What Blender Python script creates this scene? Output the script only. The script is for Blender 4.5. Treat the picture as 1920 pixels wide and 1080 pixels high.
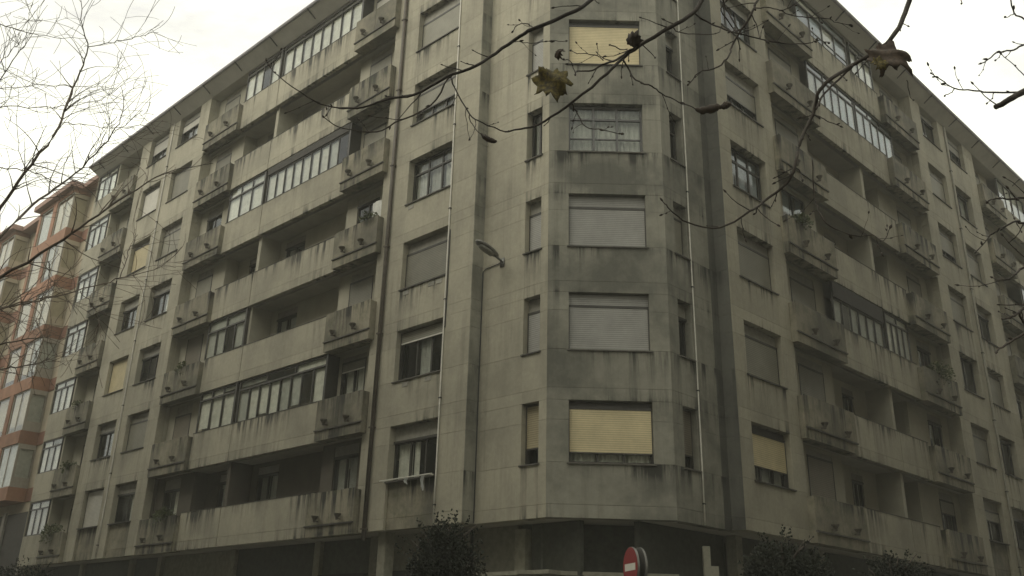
import bpy, math, random
from mathutils import Vector, Matrix, noise

random.seed(11)
scene = bpy.context.scene
for o in list(bpy.data.objects):
    bpy.data.objects.remove(o)
COL = scene.collection
S = math.sqrt(.5)

# ------------------------------------------------------------------ camera
YAW, PITCH, ROLL, FPX = -.0063, .3962, .0284, 1788.3
fw = Vector((math.sin(YAW)*math.cos(PITCH), math.cos(YAW)*math.cos(PITCH), math.sin(PITCH)))
r0 = Vector((math.cos(YAW), -math.sin(YAW), 0))
u0 = r0.cross(fw)
rt = r0*math.cos(ROLL)+u0*math.sin(ROLL)
up = -r0*math.sin(ROLL)+u0*math.cos(ROLL)
CAM = Vector((0, 0, 1.6))
cd = bpy.data.cameras.new('camera')
cam = bpy.data.objects.new('camera', cd)
COL.objects.link(cam)
cam.matrix_world = Matrix(((rt.x, up.x, -fw.x, CAM.x), (rt.y, up.y, -fw.y, CAM.y), (rt.z, up.z, -fw.z, CAM.z), (0, 0, 0, 1)))
cd.sensor_width = 36
cd.lens = FPX/1920*36
cd.shift_x = (960-945.4)/1920
cd.shift_y = (470.1-540)/1920
cd.clip_start = .05
cd.clip_end = 2500
scene.camera = cam


def ray(px, py):
    """direction through a point of the photograph (1920 x 1080)"""
    return rt*((px-945.4)/FPX)+up*(-(py-470.1)/FPX)+fw


def at(px, py, Y):
    d = ray(px, py)
    return CAM+d*(Y/d.y)


# ------------------------------------------------------------------ sky, sun, exposure
HAZE = .0017
SUN_AZ, SUN_EL = math.radians(-118), math.radians(42)      # azimuth from +Y towards +X
w = bpy.data.worlds.new('World')
scene.world = w
w.use_nodes = True
nt = w.node_tree
nt.nodes.clear()


def N(tree, kind, **kw):
    n = tree.nodes.new(kind)
    for k, v in kw.items():
        if k.startswith('i_'):
            n.inputs[k[2:].replace('_', ' ')].default_value = v
        else:
            setattr(n, k, v)
    return n


def ramp(tree, stops):
    n = tree.nodes.new('ShaderNodeValToRGB')
    e = n.color_ramp.elements
    while len(e) > 1:
        e.remove(e[-1])
    e[0].position, e[0].color = stops[0][0], (*stops[0][1], 1)
    for p, c in stops[1:]:
        q = e.new(p)
        q.color = (*c, 1)
    return n


sky = N(nt, 'ShaderNodeTexSky', sky_type='NISHITA', sun_disc=False, sun_elevation=SUN_EL, sun_rotation=SUN_AZ, dust_density=6.0, air_density=1.6)
tc = N(nt, 'ShaderNodeTexCoord')
mp = N(nt, 'ShaderNodeMapping')
mp.inputs['Scale'].default_value = (1, 1, 2.2)
nz = N(nt, 'ShaderNodeTexNoise', i_Scale=2.6, i_Detail=7, i_Roughness=.58, i_Distortion=.6)
cl = ramp(nt, [(.37, (.84, .82, .78)), (.46, (1.10, 1.09, .97)), (.60, (1.46, 1.46, 1.24))])
mixc = N(nt, 'ShaderNodeMix', data_type='RGBA', i_Factor=.93)
skm = N(nt, 'ShaderNodeMix', data_type='RGBA', blend_type='MULTIPLY', i_Factor=1.0)
skm.inputs[7].default_value = (.12, .12, .12, 1)
bg = N(nt, 'ShaderNodeBackground', i_Strength=1.0)
wo = N(nt, 'ShaderNodeOutputWorld')
nt.links.new(tc.outputs['Generated'], mp.inputs['Vector'])
nt.links.new(mp.outputs['Vector'], nz.inputs['Vector'])
nt.links.new(nz.outputs['Fac'], cl.inputs['Fac'])
nt.links.new(sky.outputs['Color'], skm.inputs[6])
nt.links.new(skm.outputs[2], mixc.inputs[6])
nt.links.new(cl.outputs['Color'], mixc.inputs[7])
nt.links.new(mixc.outputs[2], bg.inputs['Color'])
nt.links.new(bg.outputs['Background'], wo.inputs['Surface'])

sd = bpy.data.lights.new('sun', 'SUN')
sd.energy = 1.4
sd.angle = math.radians(40)
sd.color = (1, .96, .86)
sun = bpy.data.objects.new('sun', sd)
COL.objects.link(sun)
sv = Vector((math.sin(SUN_AZ)*math.cos(SUN_EL), math.cos(SUN_AZ)*math.cos(SUN_EL), math.sin(SUN_EL)))
sun.rotation_euler = sv.to_track_quat('Z', 'Y').to_euler()
scene.view_settings.view_transform = 'Standard'
scene.view_settings.look = 'None'
scene.view_settings.gamma = 1
scene.view_settings.exposure = .13
scene.render.engine = 'CYCLES'
scene.cycles.max_bounces = 6
scene.cycles.diffuse_bounces = 3
scene.cycles.glossy_bounces = 3
scene.cycles.volume_bounces = 1
scene.cycles.transparent_max_bounces = 12

# ------------------------------------------------------------------ materials
Z0, H = 4.529, 2.85          # underside of the first storey, storey height
SILL, HEAD = 1.306, 2.83


def new_mat(name):
    m = bpy.data.materials.new(name)
    m.use_nodes = True
    t = m.node_tree
    b = t.nodes['Principled BSDF']
    return m, t, b


def plain(name, col, rough=.6, metal=0, var=.12, scale=6.0, bump=.0):
    m, t, b = new_mat(name)
    g = N(t, 'ShaderNodeNewGeometry')
    n1 = N(t, 'ShaderNodeTexNoise', i_Scale=scale, i_Detail=5, i_Roughness=.65)
    t.links.new(g.outputs['Position'], n1.inputs['Vector'])
    r = ramp(t, [(.3, tuple(c*(1-var*1.6) for c in col)), (.7, tuple(min(1, c*(1+var)) for c in col))])
    t.links.new(n1.outputs['Fac'], r.inputs['Fac'])
    oi = N(t, 'ShaderNodeObjectInfo')
    mr = N(t, 'ShaderNodeMapRange')
    mr.inputs['To Min'].default_value = 1-var
    mr.inputs['To Max'].default_value = 1+var
    t.links.new(oi.outputs['Random'], mr.inputs['Value'])
    mx = N(t, 'ShaderNodeMix', data_type='RGBA', blend_type='MULTIPLY', i_Factor=1.0)
    t.links.new(r.outputs['Color'], mx.inputs[6])
    t.links.new(mr.outputs['Result'], mx.inputs[7])
    t.links.new(mx.outputs[2], b.inputs['Base Color'])
    b.inputs['Roughness'].default_value = rough
    b.inputs['Metallic'].default_value = metal
    if bump:
        bn = N(t, 'ShaderNodeBump', i_Strength=bump, i_Distance=.01)
        t.links.new(n1.outputs['Fac'], bn.inputs['Height'])
        t.links.new(bn.outputs['Normal'], b.inputs['Normal'])
    return m


def concrete(name, light, dark, soot=.5, streak=.5, moss=0.0, panelvar=.07, drips=True):
    """weathered precast concrete: mottling, rain streaks running down from sills, soot blotches"""
    m, t, b = new_mat(name)
    L = t.links.new
    g = N(t, 'ShaderNodeNewGeometry')
    pos = g.outputs['Position']
    n1 = N(t, 'ShaderNodeTexNoise', i_Scale=.55, i_Detail=8, i_Roughness=.62)
    L(pos, n1.inputs['Vector'])
    n2 = N(t, 'ShaderNodeTexNoise', i_Scale=9.0, i_Detail=6, i_Roughness=.7)
    L(pos, n2.inputs['Vector'])
    base = ramp(t, [(.36, tuple(l*(1-soot)+d*soot for l, d in zip(light, dark))), (.58, light)])
    L(n1.outputs['Fac'], base.inputs['Fac'])
    fine = ramp(t, [(.25, (.86, .86, .86)), (.75, (1.06, 1.06, 1.06))])
    L(n2.outputs['Fac'], fine.inputs['Fac'])
    m1 = N(t, 'ShaderNodeMix', data_type='RGBA', blend_type='MULTIPLY', i_Factor=1.0)
    L(base.outputs['Color'], m1.inputs[6])
    L(fine.outputs['Color'], m1.inputs[7])
    # streaks: noise stretched along the vertical
    mp2 = N(t, 'ShaderNodeMapping')
    mp2.inputs['Scale'].default_value = (3.6, 3.6, .24)
    L(pos, mp2.inputs['Vector'])
    n3 = N(t, 'ShaderNodeTexNoise', i_Scale=1.0, i_Detail=6, i_Roughness=.68)
    L(mp2.outputs['Vector'], n3.inputs['Vector'])
    st = ramp(t, [(.47, (0, 0, 0)), (.63, (1, 1, 1))])
    L(n3.outputs['Fac'], st.inputs['Fac'])
    sx = N(t, 'ShaderNodeSeparateXYZ')
    L(pos, sx.inputs['Vector'])
    a1 = N(t, 'ShaderNodeMath', operation='SUBTRACT')
    L(sx.outputs['Z'], a1.inputs[0])
    a1.inputs[1].default_value = Z0
    a2 = N(t, 'ShaderNodeMath', operation='FLOORED_MODULO')
    L(a1.outputs[0], a2.inputs[0])
    a2.inputs[1].default_value = H
    a3 = N(t, 'ShaderNodeMath', operation='DIVIDE')
    L(a2.outputs[0], a3.inputs[0])
    a3.inputs[1].default_value = H
    prof = ramp(t, [(0, (.75, .75, .75)), (.035, (.45, .45, .45)), (.10, (.35, .35, .35)), (.125, (.12, .12, .12)), (.30, (.40, .40, .40)), (.43, (1, 1, 1)), (.456, (1, 1, 1)), (.462, (.12, .12, .12)), (.9, (.15, .15, .15)), (1, (.5, .5, .5))])
    if drips:
        L(a3.outputs[0], prof.inputs['Fac'])
    else:
        prof.inputs['Fac'].default_value = .3
    # where along the building the streaking is heavy
    n4 = N(t, 'ShaderNodeTexNoise', i_Scale=.28, i_Detail=3)
    L(pos, n4.inputs['Vector'])
    zone = ramp(t, [(.43, (.12, .12, .12)), (.57, (1, 1, 1))])
    L(n4.outputs['Fac'], zone.inputs['Fac'])
    p1 = N(t, 'ShaderNodeMath', operation='MULTIPLY')
    L(st.outputs['Color'], p1.inputs[0])
    L(prof.outputs['Color'], p1.inputs[1])
    p2 = N(t, 'ShaderNodeMath', operation='MULTIPLY')
    L(p1.outputs[0], p2.inputs[0])
    L(zone.outputs['Color'], p2.inputs[1])
    p3 = N(t, 'ShaderNodeMath', operation='MULTIPLY', use_clamp=True)
    L(p2.outputs[0], p3.inputs[0])
    p3.inputs[1].default_value = streak*1.5
    m2 = N(t, 'ShaderNodeMix', data_type='RGBA')
    L(p3.outputs[0], m2.inputs[0])
    L(m1.outputs[2], m2.inputs[6])
    m2.inputs[7].default_value = (*tuple(d*.32 for d in dark), 1)
    last = m2.outputs[2]
    if moss:
        n5 = N(t, 'ShaderNodeTexNoise', i_Scale=3.0, i_Detail=7, i_Roughness=.7)
        L(pos, n5.inputs['Vector'])
        mo = ramp(t, [(.48, (0, 0, 0)), (.72, (moss, moss, moss))])
        L(n5.outputs['Fac'], mo.inputs['Fac'])
        m3 = N(t, 'ShaderNodeMix', data_type='RGBA')
        L(mo.outputs['Color'], m3.inputs[0])
        L(last, m3.inputs[6])
        m3.inputs[7].default_value = (.075, .082, .04, 1)
        last = m3.outputs[2]
    oi = N(t, 'ShaderNodeObjectInfo')
    mr = N(t, 'ShaderNodeMapRange')
    mr.inputs['To Min'].default_value = 1-panelvar
    mr.inputs['To Max'].default_value = 1+panelvar*.6
    L(oi.outputs['Random'], mr.inputs['Value'])
    m4 = N(t, 'ShaderNodeMix', data_type='RGBA', blend_type='MULTIPLY', i_Factor=1.0)
    L(last, m4.inputs[6])
    L(mr.outputs['Result'], m4.inputs[7])
    L(m4.outputs[2], b.inputs['Base Color'])
    b.inputs['Roughness'].default_value = .88
    bn = N(t, 'ShaderNodeBump', i_Strength=.25, i_Distance=.01)
    L(n2.outputs['Fac'], bn.inputs['Height'])
    L(bn.outputs['Normal'], b.inputs['Normal'])
    return m


def slatted(name, col, pitch=.055):
    """roller shutter: horizontal slats as fine relief"""
    m, t, b = new_mat(name)
    L = t.links.new
    g = N(t, 'ShaderNodeNewGeometry')
    wv = N(t, 'ShaderNodeTexWave', wave_type='BANDS', bands_direction='Z', i_Scale=.314/pitch, i_Distortion=0)
    L(g.outputs['Position'], wv.inputs['Vector'])
    n1 = N(t, 'ShaderNodeTexNoise', i_Scale=2.2, i_Detail=6, i_Roughness=.65)
    L(g.outputs['Position'], n1.inputs['Vector'])
    r = ramp(t, [(.3, tuple(c*.78 for c in col)), (.65, col)])
    L(n1.outputs['Fac'], r.inputs['Fac'])
    oi = N(t, 'ShaderNodeObjectInfo')
    mr = N(t, 'ShaderNodeMapRange')
    mr.inputs['To Min'].default_value = .8
    mr.inputs['To Max'].default_value = 1.12
    L(oi.outputs['Random'], mr.inputs['Value'])
    mx = N(t, 'ShaderNodeMix', data_type='RGBA', blend_type='MULTIPLY', i_Factor=1.0)
    L(r.outputs['Color'], mx.inputs[6])
    L(mr.outputs['Result'], mx.inputs[7])
    sl = ramp(t, [(.0, (.62, .62, .62)), (.22, (1, 1, 1))])
    L(wv.outputs['Color'], sl.inputs['Fac'])
    m2 = N(t, 'ShaderNodeMix', data_type='RGBA', blend_type='MULTIPLY', i_Factor=1.0)
    L(mx.outputs[2], m2.inputs[6])
    L(sl.outputs['Color'], m2.inputs[7])
    L(m2.outputs[2], b.inputs['Base Color'])
    b.inputs['Roughness'].default_value = .6
    bn = N(t, 'ShaderNodeBump', i_Strength=.22, i_Distance=.01)
    L(wv.outputs['Color'], bn.inputs['Height'])
    L(bn.outputs['Normal'], b.inputs['Normal'])
    return m


def glass_mat(name, tint=(.95, .955, .93), refl=1.5):
    m, t, b = new_mat(name)
    t.nodes.remove(b)
    out = t.nodes['Material Output']
    tr = N(t, 'ShaderNodeBsdfTransparent')
    tr.inputs['Color'].default_value = (*tint, 1)
    gl = N(t, 'ShaderNodeBsdfGlossy')
    gl.inputs['Roughness'].default_value = .03
    gl.inputs['Color'].default_value = (.9, .94, .97, 1)
    fr = N(t, 'ShaderNodeFresnel', i_IOR=refl)
    mx = N(t, 'ShaderNodeMixShader')
    ge = N(t, 'ShaderNodeNewGeometry')
    fb = N(t, 'ShaderNodeMath', operation='SUBTRACT')
    fb.inputs[0].default_value = 1
    t.links.new(ge.outputs['Backfacing'], fb.inputs[1])
    fm = N(t, 'ShaderNodeMath', operation='MULTIPLY')
    t.links.new(fr.outputs['Fac'], fm.inputs[0])
    t.links.new(fb.outputs[0], fm.inputs[1])
    t.links.new(fm.outputs[0], mx.inputs['Fac'])
    t.links.new(tr.outputs['BSDF'], mx.inputs[1])
    t.links.new(gl.outputs['BSDF'], mx.inputs[2])
    t.links.new(mx.outputs['Shader'], out.inputs['Surface'])
    return m


M = {}
M['wall'] = concrete('concrete_panel', (.395, .368, .277), (.165, .158, .123), .44, 1.1, panelvar=.10)
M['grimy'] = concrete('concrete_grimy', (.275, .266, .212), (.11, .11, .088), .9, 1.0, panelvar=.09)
M['pier'] = concrete('concrete_pier', (.395, .368, .277), (.165, .158, .123), .42, .4, panelvar=.08, drips=False)
M['step'] = concrete('concrete_step_shade', (.11, .11, .09), (.05, .05, .042), .8, .6)  # dark concrete with the shade of the right-hand step put into its colour
M['box'] = concrete('concrete_balcony', (.275, .25, .18), (.09, .086, .066), .85, 1.6, .65, .16)
M['inner'] = plain('loggia_render', (.36, .34, .262), .9, var=.08, scale=1.5)
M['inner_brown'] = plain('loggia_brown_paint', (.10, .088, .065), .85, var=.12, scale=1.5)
M['soffit'] = plain('soffit_paint', (.36, .34, .28), .9, var=.1, scale=1.0)
M['slab'] = plain('slab_concrete', (.25, .24, .2), .9)
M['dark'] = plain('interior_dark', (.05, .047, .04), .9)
M['frame'] = plain('window_frame_dark', (.045, .042, .034), .5, var=.2)
M['frame_alu'] = plain('window_frame_grey', (.10, .10, .095), .45, .3, var=.15)
M['frame_white'] = plain('window_frame_white', (.62, .61, .56), .5, var=.08)
M['sill'] = plain('sill_stone', (.085, .08, .065), .8, var=.25)
M['sh_grey'] = slatted('shutter_grey', (.36, .355, .32))
M['sh_olive'] = slatted('shutter_olive', (.25, .24, .185))
M['sh_brown'] = slatted('shutter_brown', (.22, .195, .145))
M['sh_cream'] = slatted('shutter_cream', (.62, .53, .31))
M['sh_tan'] = slatted('shutter_tan', (.36, .31, .19))
M['sh_white'] = slatted('shutter_white', (.56, .54, .46))
M['boxp'] = plain('shutter_box', (.26, .25, .205), .7, var=.15)
M['glass'] = glass_mat('window_glass')
M['curtain'] = plain('curtain_white', (.66, .66, .60), .9, var=.14, scale=4)
M['curtain_grey'] = plain('curtain_grey', (.42, .43, .40), .9, var=.14, scale=4)
M['curtain_skyrefl'] = plain('curtain_sky_reflection', (.36, .41, .46), .9, var=.12, scale=4)  # blue paints the sky's reflection in the right-hand panes
M['pipe_brown'] = plain('pipe_brown', (.085, .07, .05), .6, var=.2)
M['pipe_light'] = plain('pipe_light', (.62, .60, .52), .5, var=.1)
M['cable'] = plain('cable_black', (.02, .02, .018), .6)
M['pot'] = plain('planter_pot', (.09, .08, .06), .9, var=.25)
M['eave'] = plain('eave_paint', (.46, .44, .38), .85, var=.1, scale=1.2)
M['gutter'] = plain('gutter_metal', (.34, .32, .33), .6, .0, var=.12)
M['rooft'] = plain('roof_tile', (.22, .11, .075), .85, var=.2)
M['shop'] = plain('shop_shutter', (.075, .078, .06), .7, var=.2)
M['shop_light'] = plain('shop_render', (.26, .25, .19), .85, var=.15)
M['white'] = plain('white_paint', (.72, .70, .62), .6, var=.08)
M['lampm'] = plain('lamp_metal', (.17, .17, .15), .5, .4, var=.2, scale=20)
M['lampg'] = plain('lamp_lens', (.24, .24, .2), .25, var=.15, scale=20)


# ------------------------------------------------------------------ mesh helpers
class MB:
    def __init__(s):
        s.v, s.f = [], []

    def box(s, x0, x1, y0, y1, z0, z1):
        b = len(s.v)
        s.v += [(x0, y0, z0), (x1, y0, z0), (x1, y1, z0), (x0, y1, z0), (x0, y0, z1), (x1, y0, z1), (x1, y1, z1), (x0, y1, z1)]
        s.f += [tuple(b+i for i in q) for q in ((0, 3, 2, 1), (4, 5, 6, 7), (0, 1, 5, 4), (1, 2, 6, 5), (2, 3, 7, 6), (3, 0, 4, 7))]
        return s

    def tube(s, pts, rad, n=6, cap=True):
        pts = [Vector(p) for p in pts]
        b = len(s.v)
        ref = Vector((.13, .21, .97))
        for i, p in enumerate(pts):
            d = (pts[min(i+1, len(pts)-1)]-pts[max(i-1, 0)]).normalized()
            if abs(d.dot(ref)) > .97:
                ref = Vector((.9, .3, .1))
            a = d.cross(ref).normalized()
            c = d.cross(a).normalized()
            r = rad[i] if isinstance(rad, (list, tuple)) else rad
            for k in range(n):
                t = 2*math.pi*k/n
                q = p+a*(r*math.cos(t))+c*(r*math.sin(t))
                s.v.append(tuple(q))
        for i in range(len(pts)-1):
            for k in range(n):
                k2 = (k+1) % n
                s.f.append((b+i*n+k, b+i*n+k2, b+(i+1)*n+k2, b+(i+1)*n+k))
        if cap:
            s.f.append(tuple(b+k for k in reversed(range(n))))
            s.f.append(tuple(b+(len(pts)-1)*n+k for k in range(n)))
        return s

    def lathe(s, prof, n=10, c=(0, 0, 0)):
        b = len(s.v)
        for r, z in prof:
            for k in range(n):
                t = 2*math.pi*k/n
                s.v.append((c[0]+r*math.cos(t), c[1]+r*math.sin(t), c[2]+z))
        for i in range(len(prof)-1):
            for k in range(n):
                k2 = (k+1) % n
                s.f.append((b+i*n+k, b+i*n+k2, b+(i+1)*n+k2, b+(i+1)*n+k))
        s.f.append(tuple(b+k for k in reversed(range(n))))
        s.f.append(tuple(b+(len(prof)-1)*n+k for k in range(n)))
        return s

    def poly(s, pts, z0, z1):
        b, n = len(s.v), len(pts)
        s.v += [(p[0], p[1], z0) for p in pts]+[(p[0], p[1], z1) for p in pts]
        s.f.append(tuple(b+i for i in reversed(range(n))))
        s.f.append(tuple(b+n+i for i in range(n)))
        for i in range(n):
            j = (i+1) % n
            s.f.append((b+i, b+j, b+n+j, b+n+i))
        return s

    def mesh(s, name, mat, smooth=False):
        me = bpy.data.meshes.new(name)
        me.from_pydata([tuple(v) for v in s.v], [], s.f)
        me.materials.append(mat)
        if smooth:
            me.polygons.foreach_set('use_smooth', [True]*len(me.polygons))
        me.update()
        return me


WM = {}          # world matrices of what has been built


def link(name, data, world, parent=None, **props):
    o = bpy.data.objects.new(name, data)
    COL.objects.link(o)
    WM[o] = world
    if parent is not None:
        o.parent = parent
        o.matrix_local = WM[parent].inverted() @ world
    else:
        o.matrix_world = world
    for k, v in props.items():
        o[k] = v
    return o


def empty(name, loc, label, cat, group=None):
    o = link(name, None, Matrix.Translation(loc), None, label=label, category=cat)
    o.empty_display_size = .3
    if group:
        o['group'] = group
    return o


CACHE = {}


def bx(name, fr, x0, x1, y0, y1, z0, z1, mat, parent):
    """a box in a facade frame; alike boxes share their mesh; origin at its lower corner"""
    k = (name, mat, round(x1-x0, 3), round(y1-y0, 3), round(z1-z0, 3))
    if k not in CACHE:
        CACHE[k] = MB().box(0, x1-x0, 0, y1-y0, 0, z1-z0).mesh(name, M[mat])
    return link(name, CACHE[k], fr @ Matrix.Translation((x0, y0, z0)), parent)


def mk(name, mb, fr, mat, parent, smooth=False):
    return link(name, mb.mesh(name, M[mat], smooth), fr, parent)


# ------------------------------------------------------------------ frames of the corner building
DL, DR = Vector((-S, S, 0)), Vector((S, S, 0))
O = Vector((2.597, 21.17, 0))


def frame(org, xd, yd):
    return Matrix(((xd.x, yd.x, 0, org.x), (xd.y, yd.y, 0, org.y), (0, 0, 1, org.z), (0, 0, 0, 1)))


FRL = frame(O, -DL, DR)        # x = -a along the left street facade, y inwards
FRR = frame(O, DR, DL)         # x = a along the right street facade, y inwards
FL, FRT = Vector((1.01, 23.277, 0)), Vector((4.12, 23.277, 0))
FRF = frame(FL, Vector((1, 0, 0)), Vector((0, 1, 0)))
STEP = .4
A_FL = (FL-O).dot(DL)
A_FR = (FRT-O).dot(DR)
LEND, REND = 35.05, 42.0


def LP(a, e):
    p = O+DL*a+DR*e
    return (p.x, p.y)


def RP(a, e):
    p = O+DR*a+DL*e
    return (p.x, p.y)


def footprint(e, deep=11.0, el=0.0):
    """outline of the building; e = inset from the street facades"""
    k = e*math.tan(math.radians(22.5))
    return [LP(LEND-el-.27, e), LP(5.6, e), LP(5.6, e+STEP), (FL.x+k, FL.y+e), (FRT.x-k, FRT.y+e),
            RP(5.4, e+STEP), RP(5.4, e), RP(REND-.27, e), RP(REND-.27, deep-.2), RP(deep-.2, deep-.2), LP(LEND-el-.27, deep-.2)]


B = empty('apartment_building', O, 'large grey concrete corner apartment block with seven storeys of balconies and a chamfered corner', 'building')
I4 = Matrix.Identity(4)


def zf(k, dz=0):
    return Z0+k*H+dz


JOINTS = (0, .31, SILL, 2.35, H)


def panels(fr, x0, x1, y0, y1, k, parts, mat, maxlen=2.95, g=.0035):
    """cladding panels between x0 and x1 of storey k with open joints"""
    n = max(1, math.ceil((x1-x0)/maxlen))
    for i in range(n):
        u0 = x0+(x1-x0)*i/n
        u1 = x0+(x1-x0)*(i+1)/n
        for za, zb in parts:
            ga = g if i > 0 else 0
            gb = g if i < n-1 else 0
            bx('wall_panel', fr, u0+ga, u1-gb, y0, y1, zf(k, za)+g, zf(k, zb)-g, mat, B)


FULL = list(zip(JOINTS[:-1], JOINTS[1:]))
LOW = FULL[:2]


# ------------------------------------------------------------------ windows
def curtain_mesh(wd, ht, waves, amp=.025):
    mb = MB()
    n = max(6, int(waves*6))
    for i in range(n+1):
        x = wd*i/n
        y = amp*math.sin(2*math.pi*waves*i/n)+amp*.5*math.sin(5.1*waves*i/n+1)
        mb.v += [(x, y, 0), (x, y, ht)]
    for i in range(n):
        mb.f.append((2*i, 2*i+2, 2*i+3, 2*i+1))
    return mb


RW = random.Random(5)


def window(fr, x0, x1, z0, z1, y, cols=3, transom=.0, box=.0, shut=0.0, shmat='sh_grey', fmat='frame', curt=None, midrow=0.0, sill=True, name='window', fw_=.055, openw=False, cmat='curtain', boxmat='boxp', deep=True, rev=None, foot='frame'):
    """one window: frame (the part) with panes, shutter box, roller shutter, curtains and sill as sub-parts"""
    W, Hh = x1-x0, z1-z0
    zt = Hh-box
    mb = MB()
    d = .07
    mb.box(0, fw_, 0, d, 0, zt).box(W-fw_, W, 0, d, 0, zt).box(fw_, W-fw_, 0, d, 0, fw_).box(fw_, W-fw_, 0, d, zt-fw_, zt)
    rows = [(fw_, zt-fw_)]
    if transom:
        zz = zt*(1-transom)
        mb.box(fw_, W-fw_, -.004, d, zz-.03, zz+.03)
        rows = [(fw_, zz-.03), (zz+.03, zt-fw_)]
    iw = W-2*fw_
    edges = []
    for i in range(cols):
        a, b = fw_+iw*i/cols, fw_+iw*(i+1)/cols
        if i:
            for r in rows:
                mb.box(a-.03, a+.03, .003, d-.003, r[0], r[1])
        edges.append((a+(.03 if i else 0), b-(.03 if i < cols-1 else 0)))
    if midrow:
        r = rows[0]
        zz = r[0]+(r[1]-r[0])*midrow
        for a, b in edges:
            mb.box(a, b, .006, d-.006, zz-.018, zz+.018)
    org = fr @ Matrix.Translation((x0, y, z0))
    key = ('win', W, zt, cols, transom, midrow, fmat, fw_)
    if key not in CACHE:
        CACHE[key] = mb.mesh(name, M[fmat])
    win = link(name, CACHE[key], org, B)
    zsh = z1-box-shut*zt       # underside of the shutter
    ri = 0
    for r in rows:
        for i, (a, b) in enumerate(edges):
            if shut < .98 and z0+r[0] < zsh:
                bx('pane', org, a, b, .03, .036, r[0], r[1], 'glass', win)
            if curt and curt[i % len(curt)] != '0' and ri == 0 and shut < .98:
                c = curt[i % len(curt)]
                hh = (zt if deep else r[1])-.03
                w0, w1 = a, b
                if c == 'l':
                    w1 = a+(b-a)*.45
                if c == 'r':
                    w0 = a+(b-a)*.55
                key = ('cur', round(w1-w0, 2), round(hh, 2), c == 'h', cmat)
                if key not in CACHE:
                    CACHE[key] = curtain_mesh(w1-w0, hh*(.5 if c == 'h' else 1), 3.2*(w1-w0)/.5, .022).mesh('curtain', M[cmat], True)
                link('curtain', CACHE[key], org @ Matrix.Translation((w0, .13, .02)), win)
        ri += 1
    if box:
        bx('shutter_box', org, 0, W, -.02, .16, zt+.004, Hh, boxmat, win)
        bx('guide_bar', org, 0, W, -.062, -.021, zt-.03, zt+.035, 'frame', win)
    if shut:
        hs = zt*shut
        bx('roller_shutter', org, .03, W-.03, -.05, -.03, zt-hs, zt-.031, shmat, win)
        bx('shutter_foot', org, .03, W-.03, -.056, -.026, zt-hs-.035, zt-hs-.001, foot, win)
        bx('guide_rail', org, 0, .028, -.06, -.005, 0, zt-.022, 'frame', win)
        bx('guide_rail', org, W-.028, W, -.06, -.005, 0, zt-.022, 'frame', win)
    if sill:
        bx('sill', org, -.045, W+.045, -(y if rev is None else rev)-.045, -.002, -.04, -.004, 'sill', win)
    return win


RY = .23      # how far windows sit behind the facade


def hole(fr, x0, x1, k, y=RY, yoff=0.0, **kw):
    """window in the main facade plane at storey k"""
    return window(fr, x0, x1, zf(k, SILL)+.002, zf(k, HEAD), y+yoff, rev=y, **kw)


def pot_mesh():
    if 'pot' not in CACHE:
        CACHE['pot'] = MB().lathe([(.025, 0), (.045, .02), (.04, .045), (.065, .10), (.105, .155), (.11, .185), (.09, .18), (.07, .13)], 9).box(-.02, .02, .02, .125, .02, .05).mesh('pot', M['pot'], False)
    return CACHE['pot']


def balcony(fr, x0, x1, k, p, label=None):
    """projecting planter balcony: solid body, two front slabs, drip ledge, two pots"""
    W = x1-x0
    org = fr @ Matrix.Translation((x0, 0, zf(k)))
    key = ('balc', round(W, 2), p)
    if key not in CACHE:
        mb = MB()
        t = .09
        mb.box(0, W, -p+.035, .2, -.03, .06)                       # floor
        mb.box(0, W, -p+.035, -p+.035+t, .062, 1.20)                # front
        mb.box(0, t, -p+.036+t, .2, .062, 1.20).box(W-t, W, -p+.036+t, .2, .062, 1.20)
        mb.box(t+.002, W-t-.002, -p+.12+t, .19, .064, 1.0)         # soil and inner trough
        CACHE[key] = mb.mesh('balcony', M['box'])
    o = link('balcony', CACHE[key], org, B)
    h = W/2
    bx('front_slab', org, .0, h-.008, -p, -p+.033, .30, 1.23, 'box', o)
    bx('front_slab', org, h+.008, W, -p, -p+.033, .30, 1.23, 'box', o)
    bx('skirt_slab', org, 0.0, W, -p+.006, -p+.034, -.04, .252, 'box', o)
    bx('ledge', org, -.015, W+.015, -p-.035, -p+.03, .255, .297, 'sill', o)
    for u in (.27, .73):
        link('pot', pot_mesh(), org @ Matrix.Translation((W*u+RW.uniform(-.05, .05), -p-.125, .34+RW.uniform(-.02, .03))) @ Matrix.Rotation(RW.uniform(-.14, .14), 4, 'Y'), o)
    return o


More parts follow.
